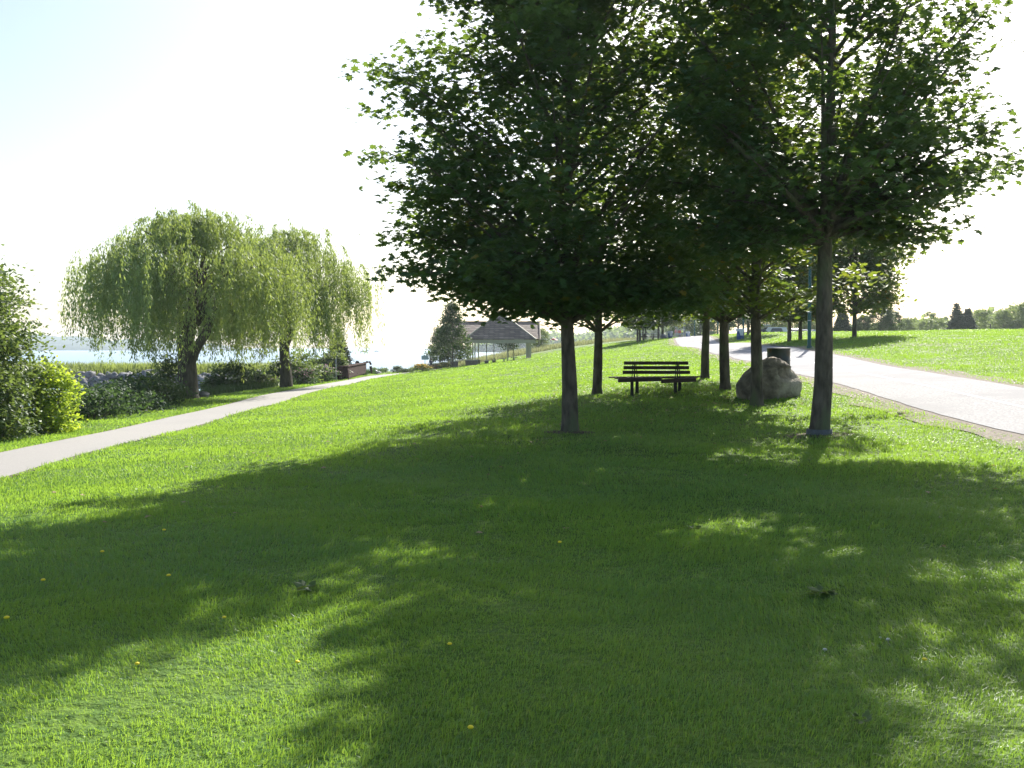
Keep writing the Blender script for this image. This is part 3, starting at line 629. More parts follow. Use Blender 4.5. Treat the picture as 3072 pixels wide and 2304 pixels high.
for i, (u, Y, rx, ry, H, mat, lab, dz, pk) in enumerate([
    (92, 36, 1.1, 1.3, 1.3, 'weed', 'leafy weed clump nearest the yellow shrub on the bank', -.3, None), (108, 39, 1.3, 1.5, 1.6, 'weed', 'weed clump with small white flowers on the dark bank', -.5, None), (125, 41, 1.4, 1.4, 1.5, 'weed', 'dark weed clump in the middle of the bank left of the willow', -.4, None), (143, 44, 1.3, 1.5, 1.7, 'dark_leaf', 'greyish weed clump left of the dark conical shrub', -.4, None), (158, 46, 1.1, 1.3, 1.3, 'dark_leaf', 'low dark shrub at the foot of the conical shrub', -.3, None),  # dark leaf materials on these clumps stand in for willow shade
    (172, 51, .9, .9, 2.7, 'dark_leaf', 'near-black conical shrub against the left willow trunk', -.2, .45),
    (218, 62, .9, .9, 1.7, 'dark_leaf', 'dark rounded shrub between the willows, left one', -.1, None), (232, 63, 1.2, 1.2, 2.0, 'dark_leaf', 'dark rounded shrub between the willows, tallest one', -.1, None), (247, 66, 1.1, 1.1, 1.7, 'dark_leaf', 'dark rounded shrub between the willows, right one', -.1, None),
    (262, 70, 1.0, 1.0, 1.4, 'bush_leaf', 'light green shrub left of the right willow trunk', 0, None), (278, 73, 1.1, 1.1, 2.0, 'dark_leaf', 'dark shrub directly behind the right willow trunk', 0, None), (298, 74, 1.3, 1.2, 2.1, 'bush_leaf', 'shrub just right of the right willow trunk', 0, None), (320, 84, 1.0, 1.0, 2.0, 'bush_leaf', 'yellow-green shrub in front of the bank conifer', 0, None), (336, 84, .8, .8, 1.7, 'bush_leaf', 'shrub touching the left end of the rusty steel sculpture', 0, None)]):
    shrub('bank_shrub', 110 + i, atz(u, Y, dz), rx * 1.2, ry * 1.2, H * (1.05 if u < 160 else 1.25 if pk is None else 1.1), mat, lab, 'shrub', SG, 46, 60, .15 if Y < 55 else .2, RHOMB, peak=pk, sig=.22)
shrub('flowering_shrub', 131, atz(303, 72, 0), 1.0, .8, 1.0, 'weed', 'pink-flowered shrub right of the right willow trunk', 'shrub', SG, 30, 44, .16, RHOMB, flower=('pink', 420, .09))
shrub('flowering_shrub', 132, atz(322, 78, 0), 1.1, .8, 1.2, 'weed', 'pink-flowered shrub midway between willow and steel sculpture', 'shrub', SG, 30, 44, .16, RHOMB, flower=('pink', 420, .10))
shrub('flowering_shrub', 133, atz(267, 66, 0), .9, .7, .9, 'bush_leaf', 'pale-flowered low shrub left of the right willow trunk', 'shrub', SG, 30, 40, .16, RHOMB, flower=('pink', 130, .08))
x, y, z = at(338, 90); tree('conifer_tree', *sB, (x, y, z), 'dark conifer half hidden behind the right willow', 'conifer', None, 0, .78, .72)
FG = 'plants in the flower beds by the pavilion'
shrub('flower_bush', 141, atz(423, 101), .8, .7, .72, 'bush_leaf', 'orange-flowered bush left of the pavilion path', 'flower bush', FG, 26, 40, .13, RHOMB, flower=('orange', 500, .09))
shrub('flower_bush', 142, atz(444, 108), .65, .6, .6, 'bush_leaf', 'orange-tipped green bush nearest the pavilion', 'flower bush', FG, 24, 40, .13, RHOMB, flower=('orange', 160, .08))
shrub('flower_bush', 143, atz(436, 108.5), .6, .5, .5, 'dry_leaf', 'brownish bush beside the orange-tipped one', 'flower bush', FG, 24, 40, .12, RHOMB)
shrub('low_shrub', 144, atz(404.5, 98), .95, .5, .40, 'dark_leaf', 'low grey-purple mound at the bend of the footpath', 'shrub', FG, 26, 40, .10, RHOMB)
shrub('round_bush', 145, atz(397.5, 112), .65, .6, .75, 'dark_leaf', 'round dark green bush left of the sign by the shore', 'bush', FG, 26, 46, .14, RHOMB)
shrub('round_bush', 146, atz(414, 116), .6, .5, .45, 'far_leaf', 'low grey-green bush below the sign', 'bush', FG, 20, 40, .14, RHOMB)
shrub('round_bush', 147, atz(373, 106), .45, .4, .7, 'far_leaf', 'small pale bush right of the steel sculpture', 'bush', FG, 16, 34, .13, RHOMB)
shrub('round_bush', 148, atz(386, 110), .5, .4, .5, 'far_leaf', 'small pale bush between path end and round dark bush', 'bush', FG, 16, 34, .13, RHOMB)

# ---- tall grass on the bank, beside the meadow and the jetty
def tallgrass(name, X, Y, h, w, mat, label, Z=None):
    ge = Geo(); r = np.random.default_rng(len(X)); 
    blades(ge, X, Y, np.full(len(X), h) if np.isscalar(h) else h, np.full(len(X), w), .5, r=r)
    if Z is not None:
        v = ge.v[0].reshape(-1, 5, 3); v[:, :, 2] += (Z - G(X, Y))[:, None]; ge.v[0] = v.reshape(-1, 3)
    return tag(ge.obj(name, M[mat]), label, name.replace('_', ' '), kind='stuff')
r = np.random.default_rng(77)
n = 26000; Y = 30 + 78 * r.random(n); X = bank_x(Y) - .05 - 2.2 * r.random(n)
tallgrass('bank_weeds', X, Y, .28 + .35 * r.random(n), .03, 'weed', 'unmown weeds covering the bank above the inlet')
n = 30000; Y = 118 + 30 * r.random(n); X0 = np.interp(Y, [118, 125, 135, 150], [-9, -5.5, 2.0, 14]); X = X0 + r.random(n) * np.interp(Y, [118, 150], [1.5, 9]) - 4 * r.random(n)
tallgrass('meadow_grass', X, Y, .35 + .4 * r.random(n), .05, 'tall_grass', 'unmown pale pinkish meadow grass behind the pavilion')

# ------------------------------------------------------------------ jetty with riprap
jx = np.linspace(-64, -17, 95); jy = np.linspace(94.5, 112, 36); JX, JY = np.meshgrid(jx, jy)
prof_ = np.interp(JY, [94.5, 97, 99.5, 101, 106, 112], [-5.5, -3.85, -3.0, -2.35, -2.35, -5.0])
prof_ = prof_ + .12 * np.sin(JX * 1.3) + .1 * np.sin(JX * .5 + 2); endf = np.clip((-17 - JX) / 3, 0, 1); prof_ = prof_ * endf + -5.5 * (1 - endf)
ge = Geo(); nx2 = len(jx); a_, b_ = np.meshgrid(np.arange(nx2 - 1), np.arange(len(jy) - 1)); b0 = (b_ * nx2 + a_).ravel()
ge.add(np.stack([JX, JY, prof_ + EYE], -1).reshape(-1, 3), np.stack([b0, b0 + 1, b0 + nx2 + 1, b0 + nx2], -1)); tag(ge.obj('jetty_land', M['dirt'], smooth=True), kind='structure')
n = 24000; X = -62 + 43 * r.random(n); Y = 99.2 + 9 * r.random(n); Z = np.interp(Y, [97, 99.5, 101, 106, 112], [-3.85, -3.0, -2.35, -2.35, -5.0]) + EYE
tallgrass('jetty_grass', X, Y, .5 + .45 * r.random(n), .07, 'reed', 'tall yellow-green grass along the top of the jetty', Z)

def rock_mesh(name, seed, sx=1, sy=1, sz=1, sub=3, amp=.25, mat='rock'):
    import bmesh
    bm = bmesh.new(); bmesh.ops.create_icosphere(bm, subdivisions=sub, radius=1)
    for v in bm.verts:
        d = v.co.copy(); k = 1 + amp * mnoise.noise(d * 1.1 + Vector((seed * 7.3, 0, 0))) + amp * .45 * mnoise.noise(d * 2.7 + Vector((0, seed * 3.1, 0)))
        v.co = Vector((d.x * sx * k, d.y * sy * k, d.z * sz * k))
    me = bpy.data.meshes.new(name); bm.to_mesh(me); bm.free(); me.materials.append(M[mat])
    for p in me.polygons: p.use_smooth = True
    return me
rocks = [rock_mesh('riprap_%s' % c, i + 1, 1, .85, .72, 3, .5) for i, c in enumerate('abcde')]
rr = np.random.default_rng(5)
JG = 'riprap boulders along the jetty'
for i in range(78):
    X = -47 + 29.5 * (i + rr.random()) / 78; row = i % 3; s = .42 + .30 * rr.random()
    o = link('riprap_boulder', rocks[i % 5], None, (X, 96.3 + row * .85, WATER + EYE + .12 + row * .42), (rr.random(), rr.random(), rr.random() * 6), (s * 1.15, s, s))
    tag(o, 'grey boulder in the stone edge of the jetty', 'boulder', JG)
for u, Y, dz, s, lab in [(139, 95.5, .25, 1.0, 'large pale rounded boulder low at the jetty end'), (146, 95.2, .15, 1.05, 'biggest pale boulder at the waterline of the jetty end'), (137, 96.5, 1.0, .62, 'boulder stacked left at the top of the jetty end'), (144, 96.4, 1.15, .7, 'pale boulder on top of the jetty end pile'), (151, 96.2, .9, .75, 'dark-sided boulder under the flat slab on the jetty'), (201, 95, .8, .7, 'pale boulder seen just right of the left willow trunk'), (206, 95, .5, .8, 'grey boulder second right of the left willow trunk'), (198, 94.5, .3, .7, 'low grey boulder behind the left willow trunk')]:
    X = (u - 512) / F * Y; o = link('shore_boulder', rocks[int(u) % 5], None, (X, Y, WATER + EYE + dz), (.2, .3, u), (s, s * .9, s * .85)); tag(o, lab, 'boulder', 'pale boulders at the jetty end')
o = link('stone_slab', rocks[1], None, ((156 - 512) / F * 96, 96, WATER + EYE + 1.65), (0, .05, .1), (1.0, .5, .16)); tag(o, 'flat stone slab balanced on the jetty boulders', 'stone slab')
o = link('garden_boulder', rocks[2], None, atz(200.5, 51.5, .12), (0, 0, .5), (.42, .3, .26)); tag(o, 'low grey block of stone at the foot of the left willow', 'boulder')
o = link('garden_boulder', rocks[3], None, atz(244, 61, .03), (0, 0, .2), (.45, .25, .12)); tag(o, 'flat pale stone on the lawn edge between the willows', 'boulder')

# ------------------------------------------------------------------ big boulder
def big_boulder():
    import bmesh
    bm = bmesh.new(); bmesh.ops.create_icosphere(bm, subdivisions=5, radius=1)
    tz = [-1, -.35, 0, .27, .645, .84, .95, 1]
    xl = [.60, .78, .74, .63, .42, .30, .17, .0]; xr = [.62, .71, .72, .68, .47, .30, .17, .0]; cx = [0, 0, 0, 0, .04, .08, .10, .12]
    for v in bm.verts:
        d = v.co.copy(); hz = math.hypot(d.x, d.y) + 1e-6; t = d.z
        w = float(np.interp(t, tz, xr if d.x > 0 else xl)); c = float(np.interp(t, tz, cx)); yy = float(np.interp(t, tz, [.5, .62, .58, .50, .38, .27, .16, 0]))
        k = 1 + .10 * mnoise.noise(d * 1.6 + Vector((3, 1, 2))) + .035 * mnoise.noise(d * 5) + .012 * mnoise.noise(d * 14)
        ca, sa = d.x / hz, d.y / hz
        p = Vector((c + ca * w * k, sa * yy * k, (t * .60 + .33) * (1 + .04 * mnoise.noise(d * 2.3))))
        # a ledge broken out on the upper right face
        if p.x > .12 and .40 < p.z < .70 and p.y < .1: p += Vector((-.03, .06, 0)) * min(1, (p.z - .40) / .03)
        v.co = p
    me = bpy.data.meshes.new('boulder'); bm.to_mesh(me); bm.free(); me.materials.append(M['stone'])
    for p in me.polygons: p.use_smooth = True
    x, y, z = at(769, 23.6); o = link('big_boulder', me, None, (x, y, z - .0)); tag(o, 'big rounded brown-grey boulder beside the paved path', 'boulder')
big_boulder()

# ------------------------------------------------------------------ bench
def bench():
    x, y, z = at(656, 25.8); e = empty('park_bench', (x, y, z), R(-1.5)); e.scale = (.92, .92, .92); tag(e, 'dark wooden slatted park bench on iron legs under the trees', 'bench')
    for k, (zz, L, yy) in enumerate([(.86, 1.80, -.02), (.73, 1.83, -.05), (.60, 1.88, -.08)]):
        ge = Geo(); ge.box((0, yy, zz), (L, .035, .092), (R(12), 0, 0)); ge.obj('back_slat', M['wood'], e, bevel=.006)
    for side in (-1, 1):
        cx = side * .60
        ge = Geo(); ge.tube([[cx - .09, -.16, .40], [cx - .045, -.05, .88]], .014, 6); ge.tube([[cx + .10, .18, .40], [cx + .035, .04, .88]], .014, 6); ge.tube([[cx, .02, .40], [cx, 0, .88]], .022, 6)
        ge.box((cx, 0, .385), (.07, .78, .05), (0, 0, R(0))); ge.obj('back_support', M['iron'], e)
        for dy in (-1, 1):
            ge = Geo(); lx = cx + dy * .10; ly = dy * .30 - .02; gz = g(x + lx, y + ly) - z
            ge.box((lx, ly, (.37 + gz - .05) / 2), (.085, .085, .37 - gz + .05)); ge.obj('leg', M['iron'], e)
    ge = Geo(); ge.box((-.50, -.36, .40), (1.18, .15, .105), (0, R(-1.6), R(4))); ge.box((-.47, -.19, .405), (1.22, .13, .04), (0, R(-1.0), R(3))); ge.obj('front_seat', M['wood'], e, bevel=.006)
    ge = Geo(); ge.box((.57, -.42, .385), (.96, .15, .11), (0, R(-2.5), R(3))); ge.box((.55, -.22, .40), (1.02, .13, .04), (0, R(-1.5), R(3))); ge.obj('front_seat', M['wood'], e, bevel=.006)
    for yy in (.20, .36, .52):
        ge = Geo(); ge.box((.02, yy, .435 + .02 * (yy > .3)), (2.62 - .3 * (yy < .3), .13, .035), (0, R(-.4), R(-1))); ge.obj('rear_seat_slat', M['wood'], e, bevel=.005)
bench()

# ------------------------------------------------------------------ drum, barrels, lamp posts
def drum(name, loc, mat, label, h=.88, rr=.29, bag=False, group=None, bins='bin'):
    e = empty(name, loc); tag(e, label, bins, group)
    ge = Geo(); pr = [(rr * .98, 0), (rr, .02), (rr, h * .32), (rr * 1.035, h * .335), (rr, h * .35), (rr, h * .65), (rr * 1.035, h * .665), (rr, h * .68), (rr, h - .03), (rr * 1.03, h - .015), (rr * 1.0, h), (rr * .95, h - .01), (rr * .94, .05), (0, .05)]
    ge.lathe(pr, 28); ge.obj('barrel', mat, e, True)
    ge = Geo(); ge.lathe([(rr * 1.0, h - .012), (rr * 1.05, h), (rr * 1.0, h + .012), (rr * .93, h)], 28); ge.obj('rim', M['iron'] if not bag else M['bag'], e, True)
    if bag:
        ge = Geo(); th = np.arange(28) * 2 * math.pi / 28; rr_ = np.random.default_rng(4); dr = .14 + .10 * rr_.random(28); dr[20:24] = .55
        for (ra, f) in [(0, 0)]: pass
        top = np.stack([np.cos(th) * rr * 1.07, np.sin(th) * rr * 1.07, np.full(28, h + .03)], -1); mid = np.stack([np.cos(th) * rr * 1.22, np.sin(th) * rr * 1.22, h - dr * .4], -1); low = np.stack([np.cos(th) * rr * 1.16, np.sin(th) * rr * 1.16, h - dr], -1)
        V = np.concatenate([top, mid, low]); i = np.arange(2)[:, None] * 28; j = np.arange(28)[None]; j2 = (j + 1) % 28
        ge.add(V, np.stack([i + j, i + j2, i + 28 + j2, i + 28 + j], -1).reshape(-1, 4)); ge.obj('bin_liner', M['bag'], e, True)
    return e
drum('steel_drum', atz(778.5, 27.5), M['drum'], 'dark steel drum bin with rusty dents behind the big boulder', .98, .31)
drum('blue_barrel', atz(740, 87), M['blue'], 'blue barrel bin with white liner spilling over its rim', .90, .31, True, 'blue barrel bins')
drum('blue_barrel', atz(670, 112), M['blue'], 'blue barrel bin at the left edge of the far path', .80, .26, True, 'blue barrel bins')
drum('blue_barrel', atz(687.7, 135), M['blue'], 'smallest blue barrel bin, far right side of the path', .75, .26, True, 'blue barrel bins')
o = link('far_boulder', rocks[2], None, atz(662.8, 110.5, .2), (0, 0, 1), (.52, .4, .5)); tag(o, 'grey boulder beside the far blue barrel bin', 'boulder')
def lamp_post(loc, label, H=4.4, r0=.085):
    e = empty('lamp_post', loc); tag(e, label, 'lamp post', 'green lamp posts along the paved path')
    ge = Geo(); ge.lathe([(r0 * 1.5, -.1), (r0 * 1.5, .12), (r0 * 1.1, .16), (r0, 2.0), (r0 * .7, H), (0, H)], 12); ge.obj('pole', M['green'], e, True)
    for z in (1.35, 1.75):
        ge = Geo(); ge.lathe([(r0 * 1.03, z), (r0 * 1.10, z + .01), (r0 * 1.10, z + .035), (r0 * 1.03, z + .045)], 12); ge.obj('band', M['grey'], e, True)
    ge = Geo(); ge.lathe([(.06, H), (.16, H + .1), (.17, H + .35), (.05, H + .5), (0, H + .52)], 12); ge.obj('lamp_head', M['lamp'], e, True)
lamp_post(atz(809, 49), 'nearest green lamp post, between the two largest right-hand trunks'); lamp_post(atz(743, 91), 'green lamp post standing directly behind the blue barrel bin'); lamp_post(atz(717.6, 126), 'thin green lamp post left of the blue barrel bin'); lamp_post(atz(694.3, 138), 'farthest lamp post at the right side of the path end')
# stone planter with red flowers
e = empty('stone_planter', atz(711, 108)); tag(e, 'grey bowl planter with red flowers right of the far path', 'planter')
ge = Geo(); ge.lathe([(.22, 0), (.24, .08), (.40, .38), (.42, .42), (.36, .42), (.34, .36), (0, .34)], 20); ge.obj('bowl', M['slab'], e, True)
ge = Geo(); q = np.random.default_rng(3); leaves(ge, q.normal(size=(260, 3)) * [.16, .16, .06] + [0, 0, .46], .08, OVAL, q); ge.obj('leaves', M['bush_leaf'], e)
ge = Geo(); leaves(ge, q.normal(size=(90, 3)) * [.15, .15, .05] + [0, 0, .54], .07, OVAL, q); tag(ge.obj('flowers', M['red'], e), kind='stuff')
# picnic table
def picnic(loc, rz, label, cat='picnic table'):
    e = empty('picnic_table', loc, rz); tag(e, label, cat, None)
    ge = Geo()
    for k in range(5): ge.box((0, -.3 + k * .15, .74), (1.5, .135, .04))
    ge.obj('table_top', M['slab'], e, bevel=.004)
    for s in (-1, 1):
        ge = Geo(); ge.box((0, s * .68, .44), (1.5, .26, .04)); ge.obj('bench_seat', M['wood'], e)
        ge = Geo(); ge.box((s * .5, -.3, .36), (.08, .06, .8), (R(22), 0, 0)); ge.box((s * .5, .3, .36), (.08, .06, .8), (R(-22), 0, 0)); ge.box((s * .5, 0, .40), (.09, 1.5, .06)); ge.obj('leg_frame', M['wood'], e)
    return e
picnic(atz(648, 106), .1, 'weathered picnic table under the far path trees')

# ------------------------------------------------------------------ pavilion
def pavilion():
    x0, y0 = -1.3, 110.0; gz = EYE
    e = empty('park_pavilion', (x0, y0, gz)); tag(e, 'open pavilion with brown shingled roof and tan posts', 'pavilion')
    # heights relative to eye level; x relative to x0
    def roof(name, V, Fc, mats='shingle'):
        ge = Geo()
        for f in Fc: ge.add([V[i] for i in f], [list(range(len(f)))])
        o = ge.obj(name, M[mats], e); s = o.modifiers.new('s', 'SOLIDIFY'); s.thickness = .12; s.offset = -1; return o
    hw = 3.75
    # front hipped roof
    V = [(-hw, -4.0, .92), (hw + .1, -4.0, .92), (hw + .1, 4.0, .92), (-hw, 4.0, .92), (.0, 0, 3.95)]
    rf = roof('front_roof', V, [(0, 1, 4), (1, 2, 4), (2, 3, 4), (3, 0, 4)])
    ge = Geo()
    for a, b in [(0, 4), (1, 4)]: ge.tube([V[a], V[b]], .09, 6)
    ge.obj('hip_ridge', M['fascia'], rf)
    ge = Geo(); ge.box((.05, -3.9, .70), (2 * hw - .1, .12, .42)); ge.box((-hw + .12, 0, .70), (.12, 7.7, .42)); ge.box((hw - .02, 0, .70), (.12, 7.7, .42)); ge.obj('fascia_beam', M['fascia'], e)
    # rear gabled wing
    V = [(-5.6, .6, 1.0), (4.35, .6, 1.0), (4.35, 4.0, 2.98), (-5.6, 4.0, 2.98), (4.35, 7.4, 1.0), (-5.6, 7.4, 1.0)]
    rr_ = roof('rear_roof', V, [(0, 1, 2, 3), (3, 2, 4, 5)])
    ge = Geo(); ge.box((-.6, 4.0, 3.0), (10.0, .16, .08)); ge.obj('ridge_cap', M['iron'], rr_)
    ge = Geo(); ge.tube([(4.42, .5, .97), (4.42, 4.0, 3.02)], .07, 6); ge.tube([(4.42, 7.5, .97), (4.42, 4.0, 3.02)], .07, 6); ge.tube([(4.3, .5, .9), (4.3, .5, .35), (4.0, .3, .1)], .05, 6); ge.obj('rake_trim', M['fascia'], rr_)
    def pier(xw, yy, sx, sy, ztop, posts, pr=.07):
        zg = g(x0 + xw, y0 + yy) - gz
        ge = Geo(); ge.box((xw, yy, (zg - .3 + ztop) / 2), (sx, sy, ztop - zg + .3)); pz = ge.obj('brick_pier', M['brick'], e)
        ge = Geo(); ge.box((xw, yy, ztop + .03), (sx + .12, sy + .12, .06)); ge.obj('pier_cap', M['slab'], pz)
        for (dx, dy) in posts:
            ge = Geo(); ge.box((xw + dx, yy + dy, (ztop + .06 + .55) / 2), (pr * 2, pr * 2, .55 - ztop - .06)); ge.obj('post', M['post'], e)
    X = lambda u, yy: (u - 512) / F * (y0 + yy) - x0
    pier(X(471.5, -3.7), -3.5, 1.3, .5, -1.35, [(-.48, 0), (-.3, .1), (-.12, -.05), (.12, .1), (.36, 0)])
    pier(X(486.5, -3), -2.6, .40, .40, -1.40, [(0, 0)], .045); pier(X(493.7, -3), -1.5, .34, .34, -1.38, [(0, 0)], .045)
    pier(X(507.8, -3), -2.5, .42, .42, -1.50, [(0, 0)], .06); pier(X(513.5, -3), -1.4, .36, .36, -1.42, [(0, 0)], .045)
    pier(X(528.7, -3.7), -3.5, .75, .6, -1.36, [(-.20, 0), (-.05, .15), (.1, -.1), (.2, .1)], .085)
    pier(X(454.6, 3), 2.0, .85, .6, -1.55, [(-.3, 0), (.12, 0)]); pier(X(478, 5), 6.3, .5, .5, -1.4, [(0, 0)]); pier(X(530, 5), 6.3, .5, .5, -1.2, [(0, 0)])
    ge = Geo(); ge.tube([(-2.6, -3.4, .32), (3.1, -3.4, .32)], .022, 6); ge.obj('tie_rod', M['iron'], e)
    for u, yy in [(504, -2.9), (514, -1.9)]:
        xw = X(u, yy); zg = g(x0 + xw, y0 + yy) - gz
        ge = Geo(); ge.lathe([(.0, .40), (.36, .40), (.36, .34), (.06, .33), (.06, 0)], 14, (xw, yy, zg)); ge.obj('stone_table', M['slab'], e, False)
pavilion()

# sign, poles
e = empty('shore_sign', atz(425, 112)); tag(e, 'grey sign on a thin pole left of the pavilion tree', 'sign')
ge = Geo(); ge.tube([(0, 0, -.1), (0, 0, 1.55)], .035, 8); ge.obj('pole', M['grey'], e, True)
ge = Geo(); ge.box((.0, -.05, 1.42), (.78, .04, .46)); ge.obj('sign_panel', M['sign'], e)
ge = Geo(); ge.lathe([(.03, -.1), (.03, 1.9), (0, 1.92)], 8); o = ge.obj('white_pole', M['grey'], None, True, loc=atz(336, 80)); tag(o, 'thin white pole standing in front of the conifer', 'pole')
ge = Geo(); ge.lathe([(.17, -.5), (.12, 2.2), (.07, 2.8), (0, 2.82)], 8); o = ge.obj('utility_pole', M['wood'], None, True, loc=atz(989.6, 180)); tag(o, 'dark upright pole between the skyline trees', 'pole')

# rusty steel sculpture
def sculpture():
    x, y, z = at(357.5, 91.5); e = empty('steel_sculpture', (x, y, z), R(3.6)); tag(e, 'long rust-brown steel sculpture standing on legs beside the footpath', 'sculpture')
    ge = Geo(); ge.box((.0, 0, .60), (.09, 18.5, 1.0)); ge.box((-.5, .3, .60), (.08, 17.5, .95)); ge.obj('side_plate', M['steel'], e)
    ge = Geo(); ge.box((-.25, -.2, 1.10), (.75, 18.6, .07)); ge.obj('top_plate', M['steel'], e)
    ge = Geo(); ge.box((-.35, -9.3, .68), (.80, .08, .86)); ge.obj('end_plate', M['steel'], e)
    for px_, py_, lx in [(-.65, -9.2, -.1), (.0, -9.2, .02), (.40, 10.8, .16)]:
        ge = Geo(); ge.box((px_, py_, .28), (.20, .14, .95), (0, R(-6 if lx > 0 else 6), 0), taper=1.3); ge.obj('leg', M['steel'], e)
    ge = Geo(); ge.tube([(-.2, 10.8, .2), (-.2, 10.8, 1.05), (0, 10.8, 1.22), (.25, 10.8, 1.2), (.40, 10.8, .9)], .10, 8); ge.box((-.02, 10.0, 1.15), (.5, 1.6, .08)); ge.obj('end_arch', M['steel'], e)
sculpture()
x, y, z = at(357.3, 98); e = empty('hoop_chair', (x, y, z + .55)); tag(e, 'small dark hooped seat back showing above the steel sculpture', 'chair')
ge = Geo(); ge.tube([(-.17, 0, -.5), (-.17, 0, .75), (-.10, 0, .9), (.1, 0, .9), (.17, 0, .75), (.17, 0, -.5)], .035, 8); ge.box((0, 0, .78), (.28, .04, .2)); ge.obj('hoop_back', M['iron'], e, True)
ge = Geo(); ge.box((0, .2, .0), (.4, .4, .05)); ge.obj('seat', M['iron'], e)

# ------------------------------------------------------------------ cars
def car(loc, rz, paint, label, van=False):
    e = empty('parked_car', loc, rz); tag(e, label, 'car' if not van else 'van', 'cars parked beyond the ridge')
    L = 4.4; W = 1.78
    if van: body = [(-2.2, .35), (-2.25, .9), (-2.0, 1.75), (.9, 1.78), (1.5, 1.05), (2.2, .92), (2.25, .35)]
    else: body = [(-2.15, .35), (-2.2, .85), (-1.6, .95), (-1.2, 1.36), (.35, 1.42), (1.05, .98), (2.1, .82), (2.2, .35)]
    b = np.array(body); n = len(b); V = []
    for s, ins in ((-1, 0), (1, 0)):
        for (yy, zz) in b: V.append((s * W / 2 * (1 if zz < 1.0 else .84), yy, zz))
    ge = Geo(); ge.add(V, [list(range(n))]); ge.add(V, [list(range(n, 2 * n))[::-1]]); ge.add(V, [[i, (i + 1) % n, n + (i + 1) % n, n + i] for i in range(n)]); ge.obj('body', paint, e, bevel=.04)
    ge = Geo(); zt = 1.66 if van else 1.34
    for s in (-1, 1): ge.add([(s * (W / 2 - .01), -1.5, .97), (s * (W / 2 - .01), .75, .97), (s * W / 2 * .87, .25, zt - .04), (s * W / 2 * .87, -1.2, zt - .04)], [[0, 1, 2, 3] if s > 0 else [3, 2, 1, 0]])
    f0, f1 = (body[-3], body[-4]) if True else 0
    ge.add([(-W / 2 * .8, f0[0] - .02, f0[1] + .06), (W / 2 * .8, f0[0] - .02, f0[1] + .06), (W / 2 * .72, f1[0] + .08, f1[1] - .06), (-W / 2 * .72, f1[0] + .08, f1[1] - .06)], [[0, 1, 2, 3]])
    r0, r1 = (body[2], body[3]) if not van else (body[1], body[2])
    ge.add([(-W / 2 * .8, r0[0] - .03, r0[1] + .1), (W / 2 * .8, r0[0] - .03, r0[1] + .1), (W / 2 * .72, r1[0] - .06, r1[1] - .06), (-W / 2 * .72, r1[0] - .06, r1[1] - .06)], [[3, 2, 1, 0]])
    ge.obj('window', M['glass'], e)
    for yy in (-1.35, 1.35):
        for s in (-1, 1):
            ge = Geo(); ge.tube([(s * (W / 2 - .18), yy, .32), (s * (W / 2 + .01), yy, .32)], .32, 16); ge.obj('wheel', M['tyre'], e, True)
    for s in (-1, 1):
        ge = Geo(); ge.box((s * .65, 2.18, .70), (.3, .08, .14)); ge.obj('headlight', M['lamp'], e)
car(atz(755, 152), R(100), M['carb'], 'black car showing above the field right of the middle trunk')
car(atz(772, 158), R(95), M['carw'], 'white van parked right of the black car', True)
car(atz(786, 162), R(110), M['carg'], 'pale green car parked left of the forked tree')
car(atz(794, 150), R(170), M['cars'], 'silver car gleaming between the two trees beyond the lamp post')
car(atz(803, 156), R(150), M['carw'], 'white car seen just left of the nearest lamp post')
car(atz(813, 158), R(100), M['cars'], 'silver car seen between the lamp post and the front right trunk')
car(atz(828, 154), R(95), M['carw'], 'white car seen just right of the front right trunk')
# kiosk behind the cars, play tower at path end
e = empty('park_kiosk', atz(770, 176, -.3)); tag(e, 'low kiosk with pale roof edge and maroon wall behind the black car', 'kiosk')
ge = Geo(); ge.box((0, 0, 1.3), (5.2, 3, 2.6)); ge.obj('wall', M['cream'], e); ge = Geo(); ge.box((1.3, -1.55, 1.6), (1.8, .08, 1.3)); ge.obj('door', M['maroon'], e); ge = Geo(); ge.box((0, 0, 2.75), (6.0, 3.8, .22)); ge.obj('roof', M['white'], e)
e = empty('play_tower', atz(680, 150, -.2)); tag(e, 'small grey tower with white rails at the end of the path', 'tower')
for sx in (-1, 1):
    for sy in (-1, 1):
        ge = Geo(); ge.box((sx * .6, sy * .6, 1.5), (.1, .1, 3.0)); ge.obj('post', M['grey'], e)
ge = Geo(); ge.box((0, 0, 1.0), (1.3, 1.3, .1)); ge.obj('platform', M['sign'], e); ge = Geo(); ge.box((0, -.62, 1.6), (1.3, .06, .08)); ge.box((0, -.62, 2.3), (1.3, .06, .08)); ge.obj('rail', M['white'], e)
ge = Geo(); ge.add([(-.8, -.8, 3.0), (.8, -.8, 3.0), (.8, .8, 3.0), (-.8, .8, 3.0), (0, 0, 3.6)], [[0, 3, 2, 1]]); ge.add([(-.8, -.8, 3.0), (.8, -.8, 3.0), (.8, .8, 3.0), (-.8, .8, 3.0), (0, 0, 3.6)], [[0, 1, 4], [1, 2, 4], [2, 3, 4], [3, 0, 4]]); ge.obj('roof', M['sign'], e)
